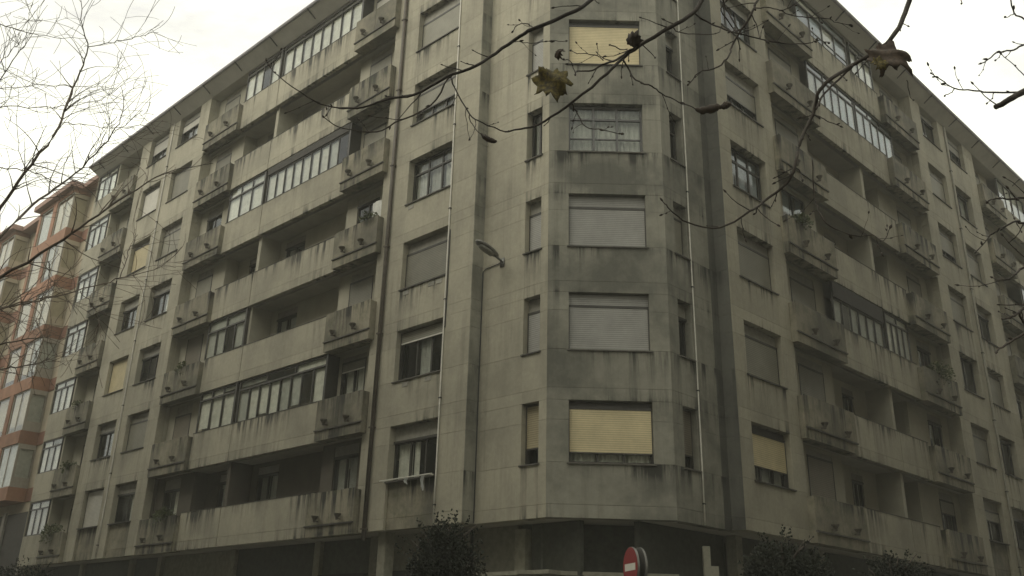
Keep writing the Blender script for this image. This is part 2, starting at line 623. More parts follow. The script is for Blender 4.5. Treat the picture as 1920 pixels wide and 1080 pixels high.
def glazing(fr, x0, x1, k, n, transom=.0, tcols=0, lintel=.0, fmat='frame_alu', cmats=('curtain',), y=.06, pshow=.95, zb=SILL, midrow=0, fat=.022):
    """loggia closed in with an aluminium screen"""
    z0, z1 = zf(k, zb)+.003, zf(k, HEAD)-lintel
    W, Hh = x1-x0, z1-z0
    org = fr @ Matrix.Translation((x0, y, z0))
    mb = MB()
    f, d = .05, .06
    mb.box(0, f, 0, d, 0, Hh).box(W-f, W, 0, d, 0, Hh).box(f, W-f, 0, d, 0, f).box(f, W-f, 0, d, Hh-f, Hh)
    ztr = Hh*(1-transom) if transom else Hh-f
    if transom:
        mb.box(f, W-f, -.006, d, ztr-.03, ztr+.03)
    cells = []
    iw = W-2*f
    for i in range(n):
        a, b = f+iw*i/n, f+iw*(i+1)/n
        if i:
            mb.box(a-fat, a+fat, .003, d-.003, f, ztr-(.03 if transom else 0))
        cells.append((a+(fat if i else 0), b-(fat if i < n-1 else 0), f, ztr-(.03 if transom else 0)))
    if transom:
        tn = tcols or n
        for i in range(tn):
            a, b = f+iw*i/tn, f+iw*(i+1)/tn
            if i:
                mb.box(a-.02, a+.02, .003, d-.003, ztr+.03, Hh-f)
            cells.append((a+(.02 if i else 0), b-(.02 if i < tn-1 else 0), ztr+.03, Hh-f))
    if midrow:
        for a, b, c, e in cells[:n]:
            mb.box(a, b, .006, d-.006, c+(e-c)*midrow-.015, c+(e-c)*midrow+.015)
    win = link('loggia_glazing', mb.mesh('loggia_glazing', M[fmat]), org, B)
    for a, b, c, e in cells:
        bx('pane', org, a, b, .025, .031, c, e, 'glass', win)
        if RW.random() < pshow:
            bx('blind', org, a+.012, b-.012, .085, .09, c+RW.choice((0, 0, 0, 0, .1)), e, RW.choice(cmats), win)
    if lintel:
        bx('lintel_board', fr, x0, x1, .02, .10, z1+.003, zf(k, HEAD), 'dark', win)
    return win


# ------------------------------------------------------------------ core of the building: slabs, back walls, roof
for k in range(0, 8):
    z = zf(k)
    mk('floor_slab', MB().poly(footprint(.31), z+.012, z+.2), I4, 'soffit', B)
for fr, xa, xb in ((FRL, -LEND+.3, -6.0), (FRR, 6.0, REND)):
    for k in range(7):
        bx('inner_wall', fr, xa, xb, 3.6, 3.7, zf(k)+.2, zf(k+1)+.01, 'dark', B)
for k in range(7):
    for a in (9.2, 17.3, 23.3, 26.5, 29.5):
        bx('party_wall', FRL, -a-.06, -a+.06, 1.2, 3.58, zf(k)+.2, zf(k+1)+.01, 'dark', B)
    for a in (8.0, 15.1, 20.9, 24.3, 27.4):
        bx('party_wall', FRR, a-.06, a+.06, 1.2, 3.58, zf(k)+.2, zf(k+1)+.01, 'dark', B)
# end gable wall and rear walls
bx('gable_wall', FRL, -LEND, -LEND+.25, .26, 11, 0, zf(7), 'wall', B)
bx('gable_wall', FRR, REND-.25, REND, .26, 11, 0, zf(7), 'wall', B)
bx('rear_wall', FRL, -LEND+.26, -11.2, 10.9, 11.1, 0, zf(7), 'wall', B)
bx('rear_wall', FRR, 11.2, REND-.26, 10.9, 11.1, 0, zf(7), 'wall', B)

# eaves and roof
ZT = zf(7)
EV = .5


def eave_poly(d, el=.12):
    return [LP(LEND+el, -d), LP(5.15-d, -d), (FL.x-.25, FL.y-d-.1), (FRT.x+.25, FRT.y-d-.1), RP(4.95-d, -d), RP(REND+el, -d), RP(REND+el, 11+d), RP(11+d, 11+d), LP(LEND+el, 11+d)]


# coved cornice: slopes out from the wall head to the gutter
lo, hi = eave_poly(.0, 0.0), eave_poly(EV)
cb = MB()
n = len(lo)
cb.v = [(*p, ZT+.004) for p in lo]+[(*p, ZT+.36) for p in hi]+[(*p, ZT+.50) for p in hi]
for i in range(n):
    j = (i+1) % n
    cb.f += [(i, j, n+j, n+i), (n+i, n+j, 2*n+j, 2*n+i)]
cb.f += [tuple(reversed(range(n))), tuple(range(2*n, 3*n))]
mk('cornice', cb, I4, 'eave', B)
ep = eave_poly(EV-.02)
rb = MB()
rz0, rz1 = ZT+.505, ZT+1.6
allp = [(*p, rz0) for p in ep]
rb.v = allp+[(*LP(LEND+.1, 5.1), rz1), (*LP(5.1, 5.1), rz1), (*RP(REND+.1, 5.1), rz1)]
rb.f = [(0, 1, n+1, n), (1, 2, n+1), (2, 3, n+1), (3, 4, n+1), (4, 5, n+2, n+1), (5, 6, n+2), (6, 7, n+1, n+2), (7, 8, n, n+1), (8, 0, n)]
mk('roof', rb, I4, 'rooft', B)
for fr, xa, xb in ((FRL, -LEND-.12, -5.15+EV), (FRR, 4.95-EV, REND+.12)):
    g = MB()
    prof = [(-EV-.004, .50), (-EV-.10, .50), (-EV-.12, .44), (-EV-.09, .385), (-EV-.04, .365), (-EV-.004, .375)]
    for x in (xa, xb):
        g.v += [(x, y, ZT+z) for y, z in prof]
    m_ = len(prof)
    for i in range(m_):
        j = (i+1) % m_
        g.f.append((i, j, m_+j, m_+i))
    g.f += [tuple(reversed(range(m_))), tuple(range(m_, 2*m_))]
    mk('gutter', g, fr, 'gutter', B)
    x = xa+1.1
    while x < xb-.5:
        sl = MB()
        sl.v = [(x, -.16, ZT+.09), (x+.035, -.16, ZT+.09), (x+.035, -EV-.10, ZT+.375), (x, -EV-.10, ZT+.375), (x, -.16, ZT+.13), (x+.035, -.16, ZT+.13), (x+.035, -EV-.10, ZT+.42), (x, -EV-.10, ZT+.42)]
        sl.f = [(0, 3, 2, 1), (4, 5, 6, 7), (0, 1, 5, 4), (1, 2, 6, 5), (2, 3, 7, 6), (3, 0, 4, 7)]
        mk('gutter_strap', sl, fr, 'cable', B)
        x += 2.75

# ------------------------------------------------------------------ left street facade (x = -a)
L_SOLID = [(5.15, 6.24), (8.31, 9.6), (23.15, 24.05), (26.0, 27.05), (28.95, 29.9)]
A_STY = [dict(cols=3, box=.42, curt='wlr', shut=0), dict(cols=3, box=.0, curt='0w0', shut=.22, shmat='sh_olive', foot='white', cmat='curtain_grey'), dict(cols=3, box=.36, shut=1, shmat='sh_olive'),
         dict(cols=3, transom=.3, curt='www', cmat='curtain_grey'), dict(cols=3, box=.36, shut=.55, shmat='sh_olive', curt='www'), dict(cols=2, box=.4, shut=1, shmat='sh_olive'), dict(cols=3, box=.4, shut=1)]
W1_STY = [dict(shut=1, shmat='sh_white', cols=2), dict(box=.4, cols=2, curt='0w'), dict(shut=1, shmat='sh_cream', cols=2), dict(box=.45, cols=2, curt='0w'), dict(box=.2, shut=1, shmat='sh_cream', cols=2), dict(box=.15, shut=1, shmat='sh_white', cols=2), dict(box=.3, shut=.45, shmat='sh_white', curt='0w', cols=2)]
W2_STY = [dict(box=.4, cols=2, curt='0w'), dict(box=.36, shut=1, shmat='sh_olive', cols=2), dict(box=.4, cols=3, curt='00w'), dict(box=.4, cols=2, curt='0w'), dict(box=.36, shut=1, shmat='sh_olive', cols=2), dict(box=.1, shut=1, shmat='sh_olive', cols=2), dict(box=.35, shut=.3, shmat='sh_white', curt='0w', cols=2)]
for k in range(7):
    for i, (a0, a1) in enumerate(L_SOLID):
        panels(FRL, -a1, -a0, 0, STEP+.02 if i == 0 else .3, k, FULL, 'pier')
    for j, (a0, a1, sty) in enumerate(((6.24, 8.31, A_STY), (24.05, 26.0, W2_STY), (27.05, 28.95, W1_STY))):
        rec = .09 if k == 0 else 0
        panels(FRL, -a1, -a0, rec, .3, k, LOW, 'box' if k == 0 else 'wall')
        hole(FRL, -a1, -a0, k, **sty[k])
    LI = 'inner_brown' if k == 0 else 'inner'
    # long loggia between the piers
    balcony(FRL, -11.75, -9.42, k, .23)
    balcony(FRL, -22.9, -20.05, k, .17)
    panels(FRL, -17.225, -11.77, 0, .16, k, LOW, 'wall')
    panels(FRL, -20.03, -17.26, 0, .16, k, LOW, 'wall')
    panels(FRL, -23.15, -22.92, 0, .16, k, LOW, 'wall')
    bx('parapet_cap', FRL, -20.03, -11.77, -.012, .18, zf(k, SILL)-.006, zf(k, SILL)+.02, 'sill', B)
    zb_, zt_ = zf(k)+.2, zf(k+1)+.01
    bx('loggia_divider', FRL, -17.42, -17.22, .17, 1.02, zb_, zt_, LI, B)
    # shallow walls at both ends of the loggia
    for (p0, p1, w0, w1, d) in ((9.6, 12.25, 10.38, 11.62, .5), (20.3, 23.15, 21.3, 22.55, .45)):
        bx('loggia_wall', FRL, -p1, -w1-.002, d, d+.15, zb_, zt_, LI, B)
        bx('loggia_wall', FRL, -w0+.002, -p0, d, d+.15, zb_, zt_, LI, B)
        st = [(dict(box=.35, cols=2, curt='ww', cmat='curtain_grey')), dict(cols=2, box=.2, curt='ww', shut=.12, shmat='sh_olive', foot='white', cmat='curtain'), dict(box=.3, shut=.62, shmat='sh_olive', cols=2, curt='0w'), dict(box=.34, cols=2, curt='0l'), dict(box=.3, shut=.75, shmat='sh_olive', cols=2, curt='w0'), dict(box=.3, shut=.8, shmat='sh_olive', cols=2, curt='ww'), dict(box=.3, shut=.6, shmat='sh_white', cols=2)][k]
        if p0 > 15:
            st = [dict(box=.42, cols=2, curt='0w'), dict(box=.4, shut=1, shmat='sh_brown', cols=2), dict(shut=1, shmat='sh_brown', cols=2), dict(box=.35, shut=.6, shmat='sh_olive', cols=2), dict(box=.4, cols=2, curt='0h'), dict(box=.4, shut=.5, shmat='sh_olive', cols=2, curt='0w'), dict(box=.3, shut=.5, shmat='sh_olive', cols=2)][k]
        window(FRL, -w1, -w0, zf(k)+.25, zf(k)+2.74, d+.04, sill=False, name='balcony_door', **st)
        bx('loggia_wall', FRL, -w1, -w0, d, d+.15, zf(k)+2.742, zt_, LI, B)
    bx('loggia_wall', FRL, -12.25, -12.1, .652, 1.0, zb_, zt_, LI, B)
    bx('loggia_wall', FRL, -23.3, -23.152, .303, .6, zb_, zt_, LI, B)
    bx('loggia_wall', FRL, -20.45, -20.3, .602, 1.0, zb_, zt_, LI, B)
    # deep back wall, with a window in each half
    for (p0, p1, w0, w1) in ((12.12, 17.21, 15.5, 16.8), (17.43, 20.44, 18.4, 19.4)):
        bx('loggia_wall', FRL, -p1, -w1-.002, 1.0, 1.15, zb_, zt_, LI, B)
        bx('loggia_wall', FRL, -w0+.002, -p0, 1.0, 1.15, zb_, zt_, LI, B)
        bx('loggia_wall', FRL, -w1, -w0, 1.0, 1.15, zf(k)+2.72, zt_, LI, B)
        bx('loggia_wall', FRL, -w1, -w0, 1.0, 1.15, zb_, zf(k)+1.25, LI, B)
        window(FRL, -w1, -w0, zf(k)+1.252, zf(k)+2.718, 1.04, cols=2, box=.3, curt='w0' if k % 2 else 'ww', cmat='curtain_grey', sill=False)
    # end loggia with planter balcony
    balcony(FRL, -32.4, -29.97, k, .17)
    panels(FRL, -LEND, -32.42, 0, .16, k, LOW, 'wall')
    bx('loggia_wall', FRL, -32.6, -31.55, .6, .75, zb_, zt_, 'inner', B)
    bx('loggia_wall', FRL, -30.3, -29.9, .6, .75, zb_, zt_, 'inner', B)
    bx('loggia_wall', FRL, -31.548, -30.302, .6, .75, zf(k)+2.742, zt_, 'inner', B)
    window(FRL, -31.548, -30.302, zf(k)+.25, zf(k)+2.74, .64, cols=2, box=.4, sill=False, name='balcony_door', shut=(.9, .1, 1, .9, .2, 1, .3)[k], shmat='sh_olive', curt='0w')
    bx('loggia_wall', FRL, -32.75, -32.6, .1, .75, zb_, zt_, 'inner', B)
    glazing(FRL, -LEND+.06, -32.76, k, 3, .22, 2, fmat='frame', cmats=('curtain', 'curtain', 'curtain_grey'), y=.04, fat=.03)
    bx('end_post', FRL, -LEND, -LEND+.055, .0, .25, zf(k, SILL)+.01, zf(k+1)-.01, 'wall', B)

# loggia screens, left street
GL = [
    (1, -17.2, -11.9, 8, .22, 3, 0, 'frame', ('curtain', 'curtain_grey', 'curtain')), (1, -20.0, -17.45, 3, .2, 3, 0, 'frame', ('curtain',)),
    (2, -20.2, -17.45, 4, .3, 2, 0, 'frame', ('curtain', 'curtain_grey')),
    (4, -17.2, -11.9, 9, 0, 0, .3, 'frame', ('curtain', 'curtain', 'curtain_grey')), (4, -20.1, -17.45, 3, .28, 3, 0, 'frame', ('curtain', 'curtain')),
    (6, -17.2, -11.9, 8, .16, 4, 0, 'frame', ('curtain',)), (6, -20.1, -17.45, 4, .14, 2, 0, 'frame', ('curtain',)),
]
for k, xa, xb, n, tr, tcn, lin, fm, cm in GL:
    glazing(FRL, xa, xb, k, n, tr, tcn, lin, fm, cm)
    bx('screen_end', FRL, xb+.003, xb+.09, .04, .5, zf(k, SILL)+.02, zf(k, HEAD), 'frame', B)

# ------------------------------------------------------------------ chamfered corner
NW = [dict(shut=.72, shmat='sh_tan'), dict(shut=1, transom=.25, shmat='sh_grey', box=.38), dict(shut=1, shmat='sh_grey', box=.38), dict(cols=2, curt='ww', cmat='curtain_grey'), dict(shut=1, shmat='sh_grey', box=.4), dict(shut=1, shmat='sh_grey', box=.38), dict(cols=2, curt='ww')]
NR = [dict(shut=.75, shmat='sh_brown'), dict(box=.4), dict(shut=1, shmat='sh_olive', box=.38), dict(cols=2, transom=.3, curt='wl', cmat='curtain_skyrefl'), dict(box=.4), dict(shut=1, shmat='sh_grey', box=.38), dict(cols=2)]
FW = [dict(cols=3, box=.16, shut=.80, shmat='sh_cream', curt='www', boxmat='frame'), dict(cols=3, box=.33, shut=1, shmat='sh_grey', boxmat='sh_grey'), dict(cols=3, box=.36, shut=1, shmat='sh_grey', boxmat='sh_grey'),
      dict(cols=3, transom=.27, midrow=.42, curt='www', cmat='curtain_grey', fmat='frame_alu'), dict(cols=3, box=.13, shut=1, shmat='sh_cream', boxmat='frame'), dict(cols=3, box=.3, shut=1), dict(cols=3, curt='www')]
for k in range(7):
    panels(FRL, -5.15, -3.5, STEP, STEP+.3, k, FULL, 'pier')
    panels(FRL, -2.9, -A_FL, STEP, STEP+.18, k, FULL, 'pier')
    panels(FRL, -3.5, -2.9, STEP, STEP+.3, k, LOW, 'wall')
    hole(FRL, -3.5, -2.9, k, yoff=STEP, **{'cols': 1, **NW[k]}, fw_=.045)
    panels(FRR, A_FR, 3.0, STEP, STEP+.18, k, FULL, 'grimy')
    panels(FRR, 3.62, 4.95, STEP, STEP+.3, k, FULL, 'grimy')
    panels(FRR, 3.0, 3.62, STEP, STEP+.3, k, LOW, 'grimy')
    hole(FRR, 3.0, 3.62, k, yoff=STEP, **{'cols': 1, **NR[k]}, fw_=.045)
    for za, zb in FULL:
        bx('shade_panel', FRR, 4.925, 4.948, .002, STEP-.004, zf(k, za)+.0035, zf(k, zb)-.0035, 'step', B)  # thin dark panel, paints the shade of the re-entrant corner
        bx('shade_panel', FRR, 4.62, 4.922, STEP-.012, STEP-.002, zf(k, za)+.0035, zf(k, zb)-.0035, 'step', B)  # dark strip carrying that painted shade onto the bay wall
        bx('shade_panel', FRL, -5.148, -5.125, .002, STEP-.004, zf(k, za)+.0035, zf(k, zb)-.0035, 'grimy', B)  # overlay that darkens the left step face like the front facet
    Wd = FRT.x-FL.x
    panels(FRF, 0.002, .55, 0, .3, k, FULL, 'grimy')
    panels(FRF, 2.63, Wd-.002, 0, .3, k, FULL, 'grimy')
    panels(FRF, .55, 2.63, 0, .3, k, LOW, 'grimy', maxlen=3)
    hole(FRF, .55, 2.63, k, y=.17, **FW[k])

# ------------------------------------------------------------------ right street facade
R_SOLID = [(4.95, 5.56), (7.58, 8.3), (20.8, 21.82), (23.77, 24.81), (26.67, 27.9), (37.5, 38.5)]
RA = [dict(cols=3, box=.2, shut=.66, shmat='sh_cream', curt='www', cmat='curtain_grey', boxmat='frame'), dict(cols=3, box=.34, shut=1, shmat='sh_olive'), dict(cols=3, box=.36, shut=1, shmat='sh_olive'), dict(cols=3, transom=.3, curt='www', cmat='curtain_skyrefl'),
      dict(cols=3, box=.4, shut=.55, shmat='sh_olive', curt='ww0', cmat='curtain_skyrefl'), dict(cols=3, box=.0, shut=.2, shmat='sh_olive', curt='w0w', cmat='curtain_skyrefl'), dict(cols=3, box=.4, shut=1)]
V1 = [dict(box=.4, cols=2, shut=.3, curt='0l'), dict(box=.4, cols=2, shut=.9), dict(box=.0, cols=2), dict(box=.4, cols=2, shut=.8), dict(box=.3, cols=2, shut=.6, curt='w0'), dict(box=.35, cols=2, shut=1), dict(box=.3, cols=2, curt='l0')]
V2 = [dict(box=.4, cols=2, curt='0l'), dict(box=.1, cols=2), dict(box=.2, cols=2, shut=.95), dict(box=.3, cols=2, curt='l0'), dict(box=.36, cols=2, shut=1), dict(box=.1, cols=2, curt='ww', cmat='curtain_grey', shut=.0), dict(box=.35, cols=2, shut=.3, curt='l0')]
for k in range(7):
    for i, (a0, a1) in enumerate(R_SOLID):
        panels(FRR, a0, a1, 0, STEP+.02 if i == 0 else .3, k, FULL, 'pier')
    for a0, a1, sty in ((5.56, 7.58, RA), (21.82, 23.77, V1), (24.81, 26.67, V2)):
        rec = .09 if k == 0 and a0 > 10 else 0
        panels(FRR, a0, a1, rec, .3, k, LOW, 'box' if rec else 'wall')
        hole(FRR, a0, a1, k, **{'shmat': 'sh_olive', **sty[k]})
    balcony(FRR, 8.2, 11.3, k, .22)
    balcony(FRR, 17.35, 20.5, k, .22)
    panels(FRR, 11.32, 15.0, 0, .16, k, LOW, 'wall')
    panels(FRR, 15.02, 17.33, 0, .16, k, LOW, 'wall')
    panels(FRR, 20.52, 20.8, 0, .16, k, LOW, 'wall')
    bx('parapet_cap', FRR, 11.32, 17.33, -.012, .18, zf(k, SILL)-.006, zf(k, SILL)+.02, 'sill', B)
    zb_, zt_ = zf(k)+.2, zf(k+1)+.01
    bx('loggia_divider', FRR, 15.02, 15.22, .17, 1.02, zb_, zt_, 'inner', B)
    for (p0, p1, w0, w1, d) in ((8.3, 11.4, 9.2, 10.75, .4), (17.2, 20.8, 18.9, 20.15, .5)):
        bx('loggia_wall', FRR, w1+.002, p1, d, d+.15, zb_, zt_, 'inner', B)
        bx('loggia_wall', FRR, p0, w0-.002, d, d+.15, zb_, zt_, 'inner', B)
        bx('loggia_wall', FRR, w0, w1, d, d+.15, zf(k)+2.742, zt_, 'inner', B)
        if p0 < 15:
            st = [dict(box=.2, shut=.55, shmat='sh_brown', cols=2), dict(box=.3, shut=.75, shmat='sh_olive', cols=2), dict(box=.35, shut=.8, shmat='sh_olive', cols=2), dict(cols=2, curt='wr', cmat='curtain_skyrefl'), dict(box=.3, shut=.8, shmat='sh_olive', cols=2), dict(box=.3, shut=.8, shmat='sh_olive', cols=2), dict(box=.3, shut=.6, shmat='sh_olive', cols=2)][k]
        else:
            st = [dict(box=.3, cols=2, shut=.2), dict(box=.3, cols=2, curt='0l'), dict(box=.3, cols=2), dict(box=.3, cols=2, shut=.5), dict(box=.3, cols=2, curt='w0', shut=.3), dict(box=.3, cols=2, shut=.7), dict(box=.3, cols=2, shut=.6)][k]
        window(FRR, w0, w1, zf(k)+.25, zf(k)+2.74, d+.04, sill=False, name='balcony_door', **{'shmat': 'sh_olive', **st})
    bx('loggia_wall', FRR, 11.25, 11.4, .552, 1.0, zb_, zt_, 'inner', B)
    bx('loggia_wall', FRR, 20.802, 20.95, .303, .65, zb_, zt_, 'inner', B)
    bx('loggia_wall', FRR, 17.2, 17.35, .652, 1.0, zb_, zt_, 'inner', B)
    for (p0, p1, w0, w1) in ((11.27, 15.01, 13.2, 14.0), (15.23, 17.2, 15.7, 16.5)):
        bx('loggia_wall', FRR, p0, w0-.002, 1.0, 1.15, zb_, zt_, 'inner', B)
        bx('loggia_wall', FRR, w1+.002, p1, 1.0, 1.15, zb_, zt_, 'inner', B)
        bx('loggia_wall', FRR, w0, w1, 1.0, 1.15, zf(k)+2.66, zt_, 'inner', B)
        window(FRR, w0, w1, zf(k)+.25, zf(k)+2.658, 1.04, cols=2 if p0 < 12 else 1, box=.25, curt='0w', cmat='curtain_grey', sill=False, name='balcony_door')
    # second loggia further down the street
    balcony(FRR, 28.0, 30.8, k, .22)
    panels(FRR, 30.82, 37.5, 0, .16, k, LOW, 'wall')
    bx('loggia_wall', FRR, 27.9, 28.9, .5, .65, zb_, zt_, 'inner', B)
    bx('loggia_wall', FRR, 30.1, 31.2, .5, .65, zb_, zt_, 'inner', B)
    bx('loggia_wall', FRR, 28.902, 30.098, .5, .65, zf(k)+2.742, zt_, 'inner', B)
    window(FRR, 28.902, 30.098, zf(k)+.25, zf(k)+2.74, .54, cols=2, box=.3, sill=False, name='balcony_door', curt='w0', shut=(.2, .6, 0, .7, .3, .9, .2)[k], shmat='sh_olive')
    bx('loggia_wall', FRR, 31.05, 31.2, .652, 1.0, zb_, zt_, 'inner', B)
    bx('loggia_wall', FRR, 31.2, 37.5, 1.0, 1.15, zb_, zt_, 'inner', B)
    panels(FRR, 38.5, REND, 0, .2, k, FULL, 'wall')

GR = [
    (2, 11.3, 14.98, 6, .0, 0, .55, 'frame', ('curtain_grey', 'dark', 'curtain_grey')), (2, 15.25, 17.15, 4, .22, 2, 0, 'frame', ('curtain_grey', 'curtain')),
    (5, 11.3, 14.98, 6, .2, 3, 0, 'frame', ('curtain_skyrefl', 'curtain_grey', 'curtain_skyrefl')), (5, 15.1, 18.3, 5, .2, 3, 0, 'frame', ('curtain_grey', 'curtain_skyrefl', 'curtain_skyrefl')),
    (6, 10.95, 14.98, 4, .25, 2, 0, 'frame', ('curtain_skyrefl', 'curtain')), (6, 15.25, 17.2, 3, .2, 2, 0, 'frame', ('curtain', 'curtain_grey')),
    (6, 31.3, 35.2, 4, .0, 0, .0, 'frame', ('curtain', 'curtain_grey')), (4, 32.0, 37.3, 5, .0, 0, .0, 'frame', ('curtain', 'curtain_grey')),
]
for k, xa, xb, n, tr, tcn, lin, fm, cm in GR:
    glazing(FRR, xa, xb, k, n, tr, tcn, lin, fm, cm, midrow=.3 if k == 6 and xa < 12 else 0)

# ------------------------------------------------------------------ pipes and cables on the facade
mk('downpipe', MB().tube([(-9.05, -.075, 4.3), (-9.05, -.075, ZT+.02)], .065, 10), FRL, 'pipe_brown', B, True)
for k in range(8):
    bx('pipe_clip', FRL, -9.135, -8.965, -.15, -.001, zf(k, -.35)+.4, zf(k, -.31)+.4, 'pipe_brown', B)


def wob(x, y, z0, z1, amp=.012, n=14, seed=1):
    r = random.Random(seed)
    return [(x+r.uniform(-amp, amp), y, z0+(z1-z0)*i/n) for i in range(n+1)]


mk('conduit', MB().tube(wob(-6.19, -.03, 4.55, ZT-.02, .008), .021, 6), FRL, 'pipe_light', B, True)
mk('conduit', MB().tube(wob(-26.6, -.04, 4.55, ZT-.02, .008, seed=2), .028, 6), FRL, 'pipe_light', B, True)
mk('conduit', MB().tube(wob(3.7, STEP-.025, 4.53, ZT-.02, .008, seed=3), .02, 6), FRR, 'pipe_light', B, True)
mk('conduit', MB().tube(wob(24.45, -.05, 4.53, ZT-.02, .008, seed=4), .04, 6), FRR, 'boxp', B, True)
mk('cable', MB().tube([(-4.36, STEP-.02, 11.5), (-5.0, STEP-.02, 11.47), (-5.09, STEP-.02, 11.4), (-5.1, STEP-.02, 8), (-5.1, STEP-.02, 4.55)], .014, 5), FRL, 'cable', B)
mk('cable', MB().tube([(-6.14, -.015, 12.9), (-6.13, -.015, 11.2), (-6.15, -.015, 9.9)], .016, 5), FRL, 'cable', B)

for k in range(7):
    for q in (.5,):
        bx('pipe_clip', FRL, -6.235, -6.145, -.055, -.001, zf(k, q), zf(k, q)+.03, 'cable', B)
        bx('pipe_clip', FRL, -26.66, -26.54, -.072, -.001, zf(k, q), zf(k, q)+.035, 'sill', B)
        bx('pipe_clip', FRR, 3.655, 3.745, STEP-.05, STEP-.001, zf(k, q), zf(k, q)+.03, 'cable', B)
        bx('pipe_clip', FRR, 24.37, 24.53, -.095, -.001, zf(k, q), zf(k, q)+.035, 'sill', B)
# vents under the sills and a drying rail
for k, xs in ((2, (-8.15, -7.0, -6.65)), (3, (-8.2,)), (1, (-7.9, -6.9))):
    for x in xs:
        bx('vent_grille', FRL, x, x+.26, -.012, -.001, zf(k, SILL)-.22, zf(k, SILL)-.09, 'boxp', B)
mk('drying_rail', MB().tube([(-8.4, -.16, zf(0, SILL)+.0), (-6.2, -.16, zf(0, SILL)+.0)], .018, 6).box(-8.36, -8.33, -.16, -.002, zf(0, SILL)-.02, zf(0, SILL)+.01).box(-6.3, -6.27, -.16, -.002, zf(0, SILL)-.02, zf(0, SILL)+.01), FRL, 'pipe_light', B)


def cloth(fr, x, y, z, wd, ht, label, seed, mat='curtain'):
    r = random.Random(seed)
    mb = MB()
    nx, nz_ = 8, 8
    for i in range(nx+1):
        for j in range(nz_+1):
            u, v = i/nx, j/nz_
            mb.v.append((u*wd+.02*math.sin(7*v+seed), -.02*math.sin(9*u+seed)*(1-v*.6)+r.uniform(-.004, .004), -v*ht*(1-.18*math.sin(3*u+seed))))
    for i in range(nx):
        for j in range(nz_):
            a = i*(nz_+1)+j
            mb.f.append((a, a+nz_+1, a+nz_+2, a+1))
    o = link('laundry', mb.mesh('laundry', M[mat], True), fr @ Matrix.Translation((x, y, z)), None, label=label, category='laundry')
    return o


cloth(FRL, -7.32, -.165, zf(0, SILL)-.018, .12, .16, 'small pale cloth hanging from the drying rail of the lowest window', 1, 'curtain_grey')
cloth(FRL, -6.62, -.165, zf(0, SILL)-.018, .10, .34, 'narrow pale towel on the drying rail beside the white conduit', 2, 'curtain_grey')
cloth(FRL, -10.2, .1, zf(3)+2.0, .55, .8, 'white sheet drying on the fourth-storey balcony beside the brown downpipe', 4)

# ------------------------------------------------------------------ ground floor shops under the overhang
SB = 1.0


def shop_run(fr, x0, x1, cuts, seed):
    r = random.Random(seed)
    xs = [x0]+[c for c in cuts if x0 < c < x1]+[x1]
    for i in range(len(xs)-1):
        a, b = xs[i]+.16, xs[i+1]-.16
        bx('shop_fascia', fr, a, b, SB+.02, SB+.16, 3.55, 4.535, r.choice(('shop', 'shop_light', 'shop')), B)
        bx('shop_shutter', fr, a, b, SB+.10, SB+.16, .12, 3.545, 'shop', B)
        bx('awning_case', fr, a+.1, b-.1, SB-.2, SB+.015, 3.38, 3.54, r.choice(('dark', 'shop', 'shop_light')), B)
    for c in xs:
        bx('pillar', fr, c-.155, c+.155, SB-.12, SB+.18, 0, 4.535, 'shop_light', B)


shop_run(FRL, -LEND+.2, -6.2, [-30, -25.3, -22.9, -17.6, -12.6, -9.8], 1)
shop_run(FRR, 6.0, 40, [10.5, 15.5, 20.5, 25.5, 30.5, 35.5], 2)
bx('pillar', FRL, -8.83, -8.5, .28, .6, 0, 4.535, 'shop_light', B)
# corner shop
bx('shop_fascia', FRL, -6.0, -4.36, SB+.25, SB+.4, 0, 4.535, 'shop_light', B)
bx('pillar', FRL, -4.34, -3.98, SB+.12, SB+.42, 0, 4.42, 'shop_light', B)
bx('shop_front', FRL, -3.9, -2.32, SB+.28, SB+.42, 0, 4.535, 'shop', B)
bx('shop_front', FRF, -.05, 3.1, 1.28, 1.42, 0, 4.535, 'shop', B)
bx('shop_front', FRR, 2.2, 5.84, SB+.25, SB+.4, 0, 4.535, 'shop', B)
bx('canopy_strip', FRF, -.62, 3.2, .5, 1.27, 3.27, 3.36, 'shop_light', B)
bx('canopy_strip', FRL, -5.3, -2.68, .56, 1.24, 3.276, 3.366, 'shop_light', B)
st_ = MB().box(0, .16, 0, .16, 3.55, 4.0).box(.0, .34, -.002, .158, 3.2, 3.548)
mk('stepped_bracket', st_, frame(Vector((4.78, 23.6, 0)), Vector((1, 0, 0)), Vector((0, 1, 0))), 'shop_light', B)

# ------------------------------------------------------------------ street lamp on the wall
lp = O+DL*4.34+DR*STEP
lamp = empty('wall_street_lamp', (lp.x, lp.y, 11.55), 'grey street lamp on a short arm fixed to the corner wall, cable trailing from it', 'street lamp')
LF = frame(Vector((lp.x, lp.y, 11.55)), DL, -DR)      # y = out of the wall
mk('arm', MB().tube([(0, .0, -.05), (0, .10, 0), (0, .28, .06)], .035, 8).box(-.08, .08, .001, .03, -.18, .08), LF, 'lampm', lamp, True)
hd = MB()
ns = 12
prof = [(.2, .05, .05), (.26, .10, .09), (.45, .15, .12), (.7, .165, .12), (.92, .13, .09), (1.02, .05, .04)]
for yv, wx, hz in prof:
    for i in range(ns):
        t = math.pi*2*i/ns
        zz = math.sin(t)*hz
        hd.v.append((math.cos(t)*wx, yv, .06+(yv-.2)*.26+(zz if zz > 0 else zz*.35)))
for i in range(len(prof)-1):
    for j in range(ns):
        j2 = (j+1) % ns
        hd.f.append((i*ns+j, i*ns+j2, (i+1)*ns+j2, (i+1)*ns+j))
hd.f += [tuple(reversed(range(ns))), tuple((len(prof)-1)*ns+j for j in range(ns))]
mk('lamp_head', hd, LF, 'lampm', lamp, True)
ln = MB()
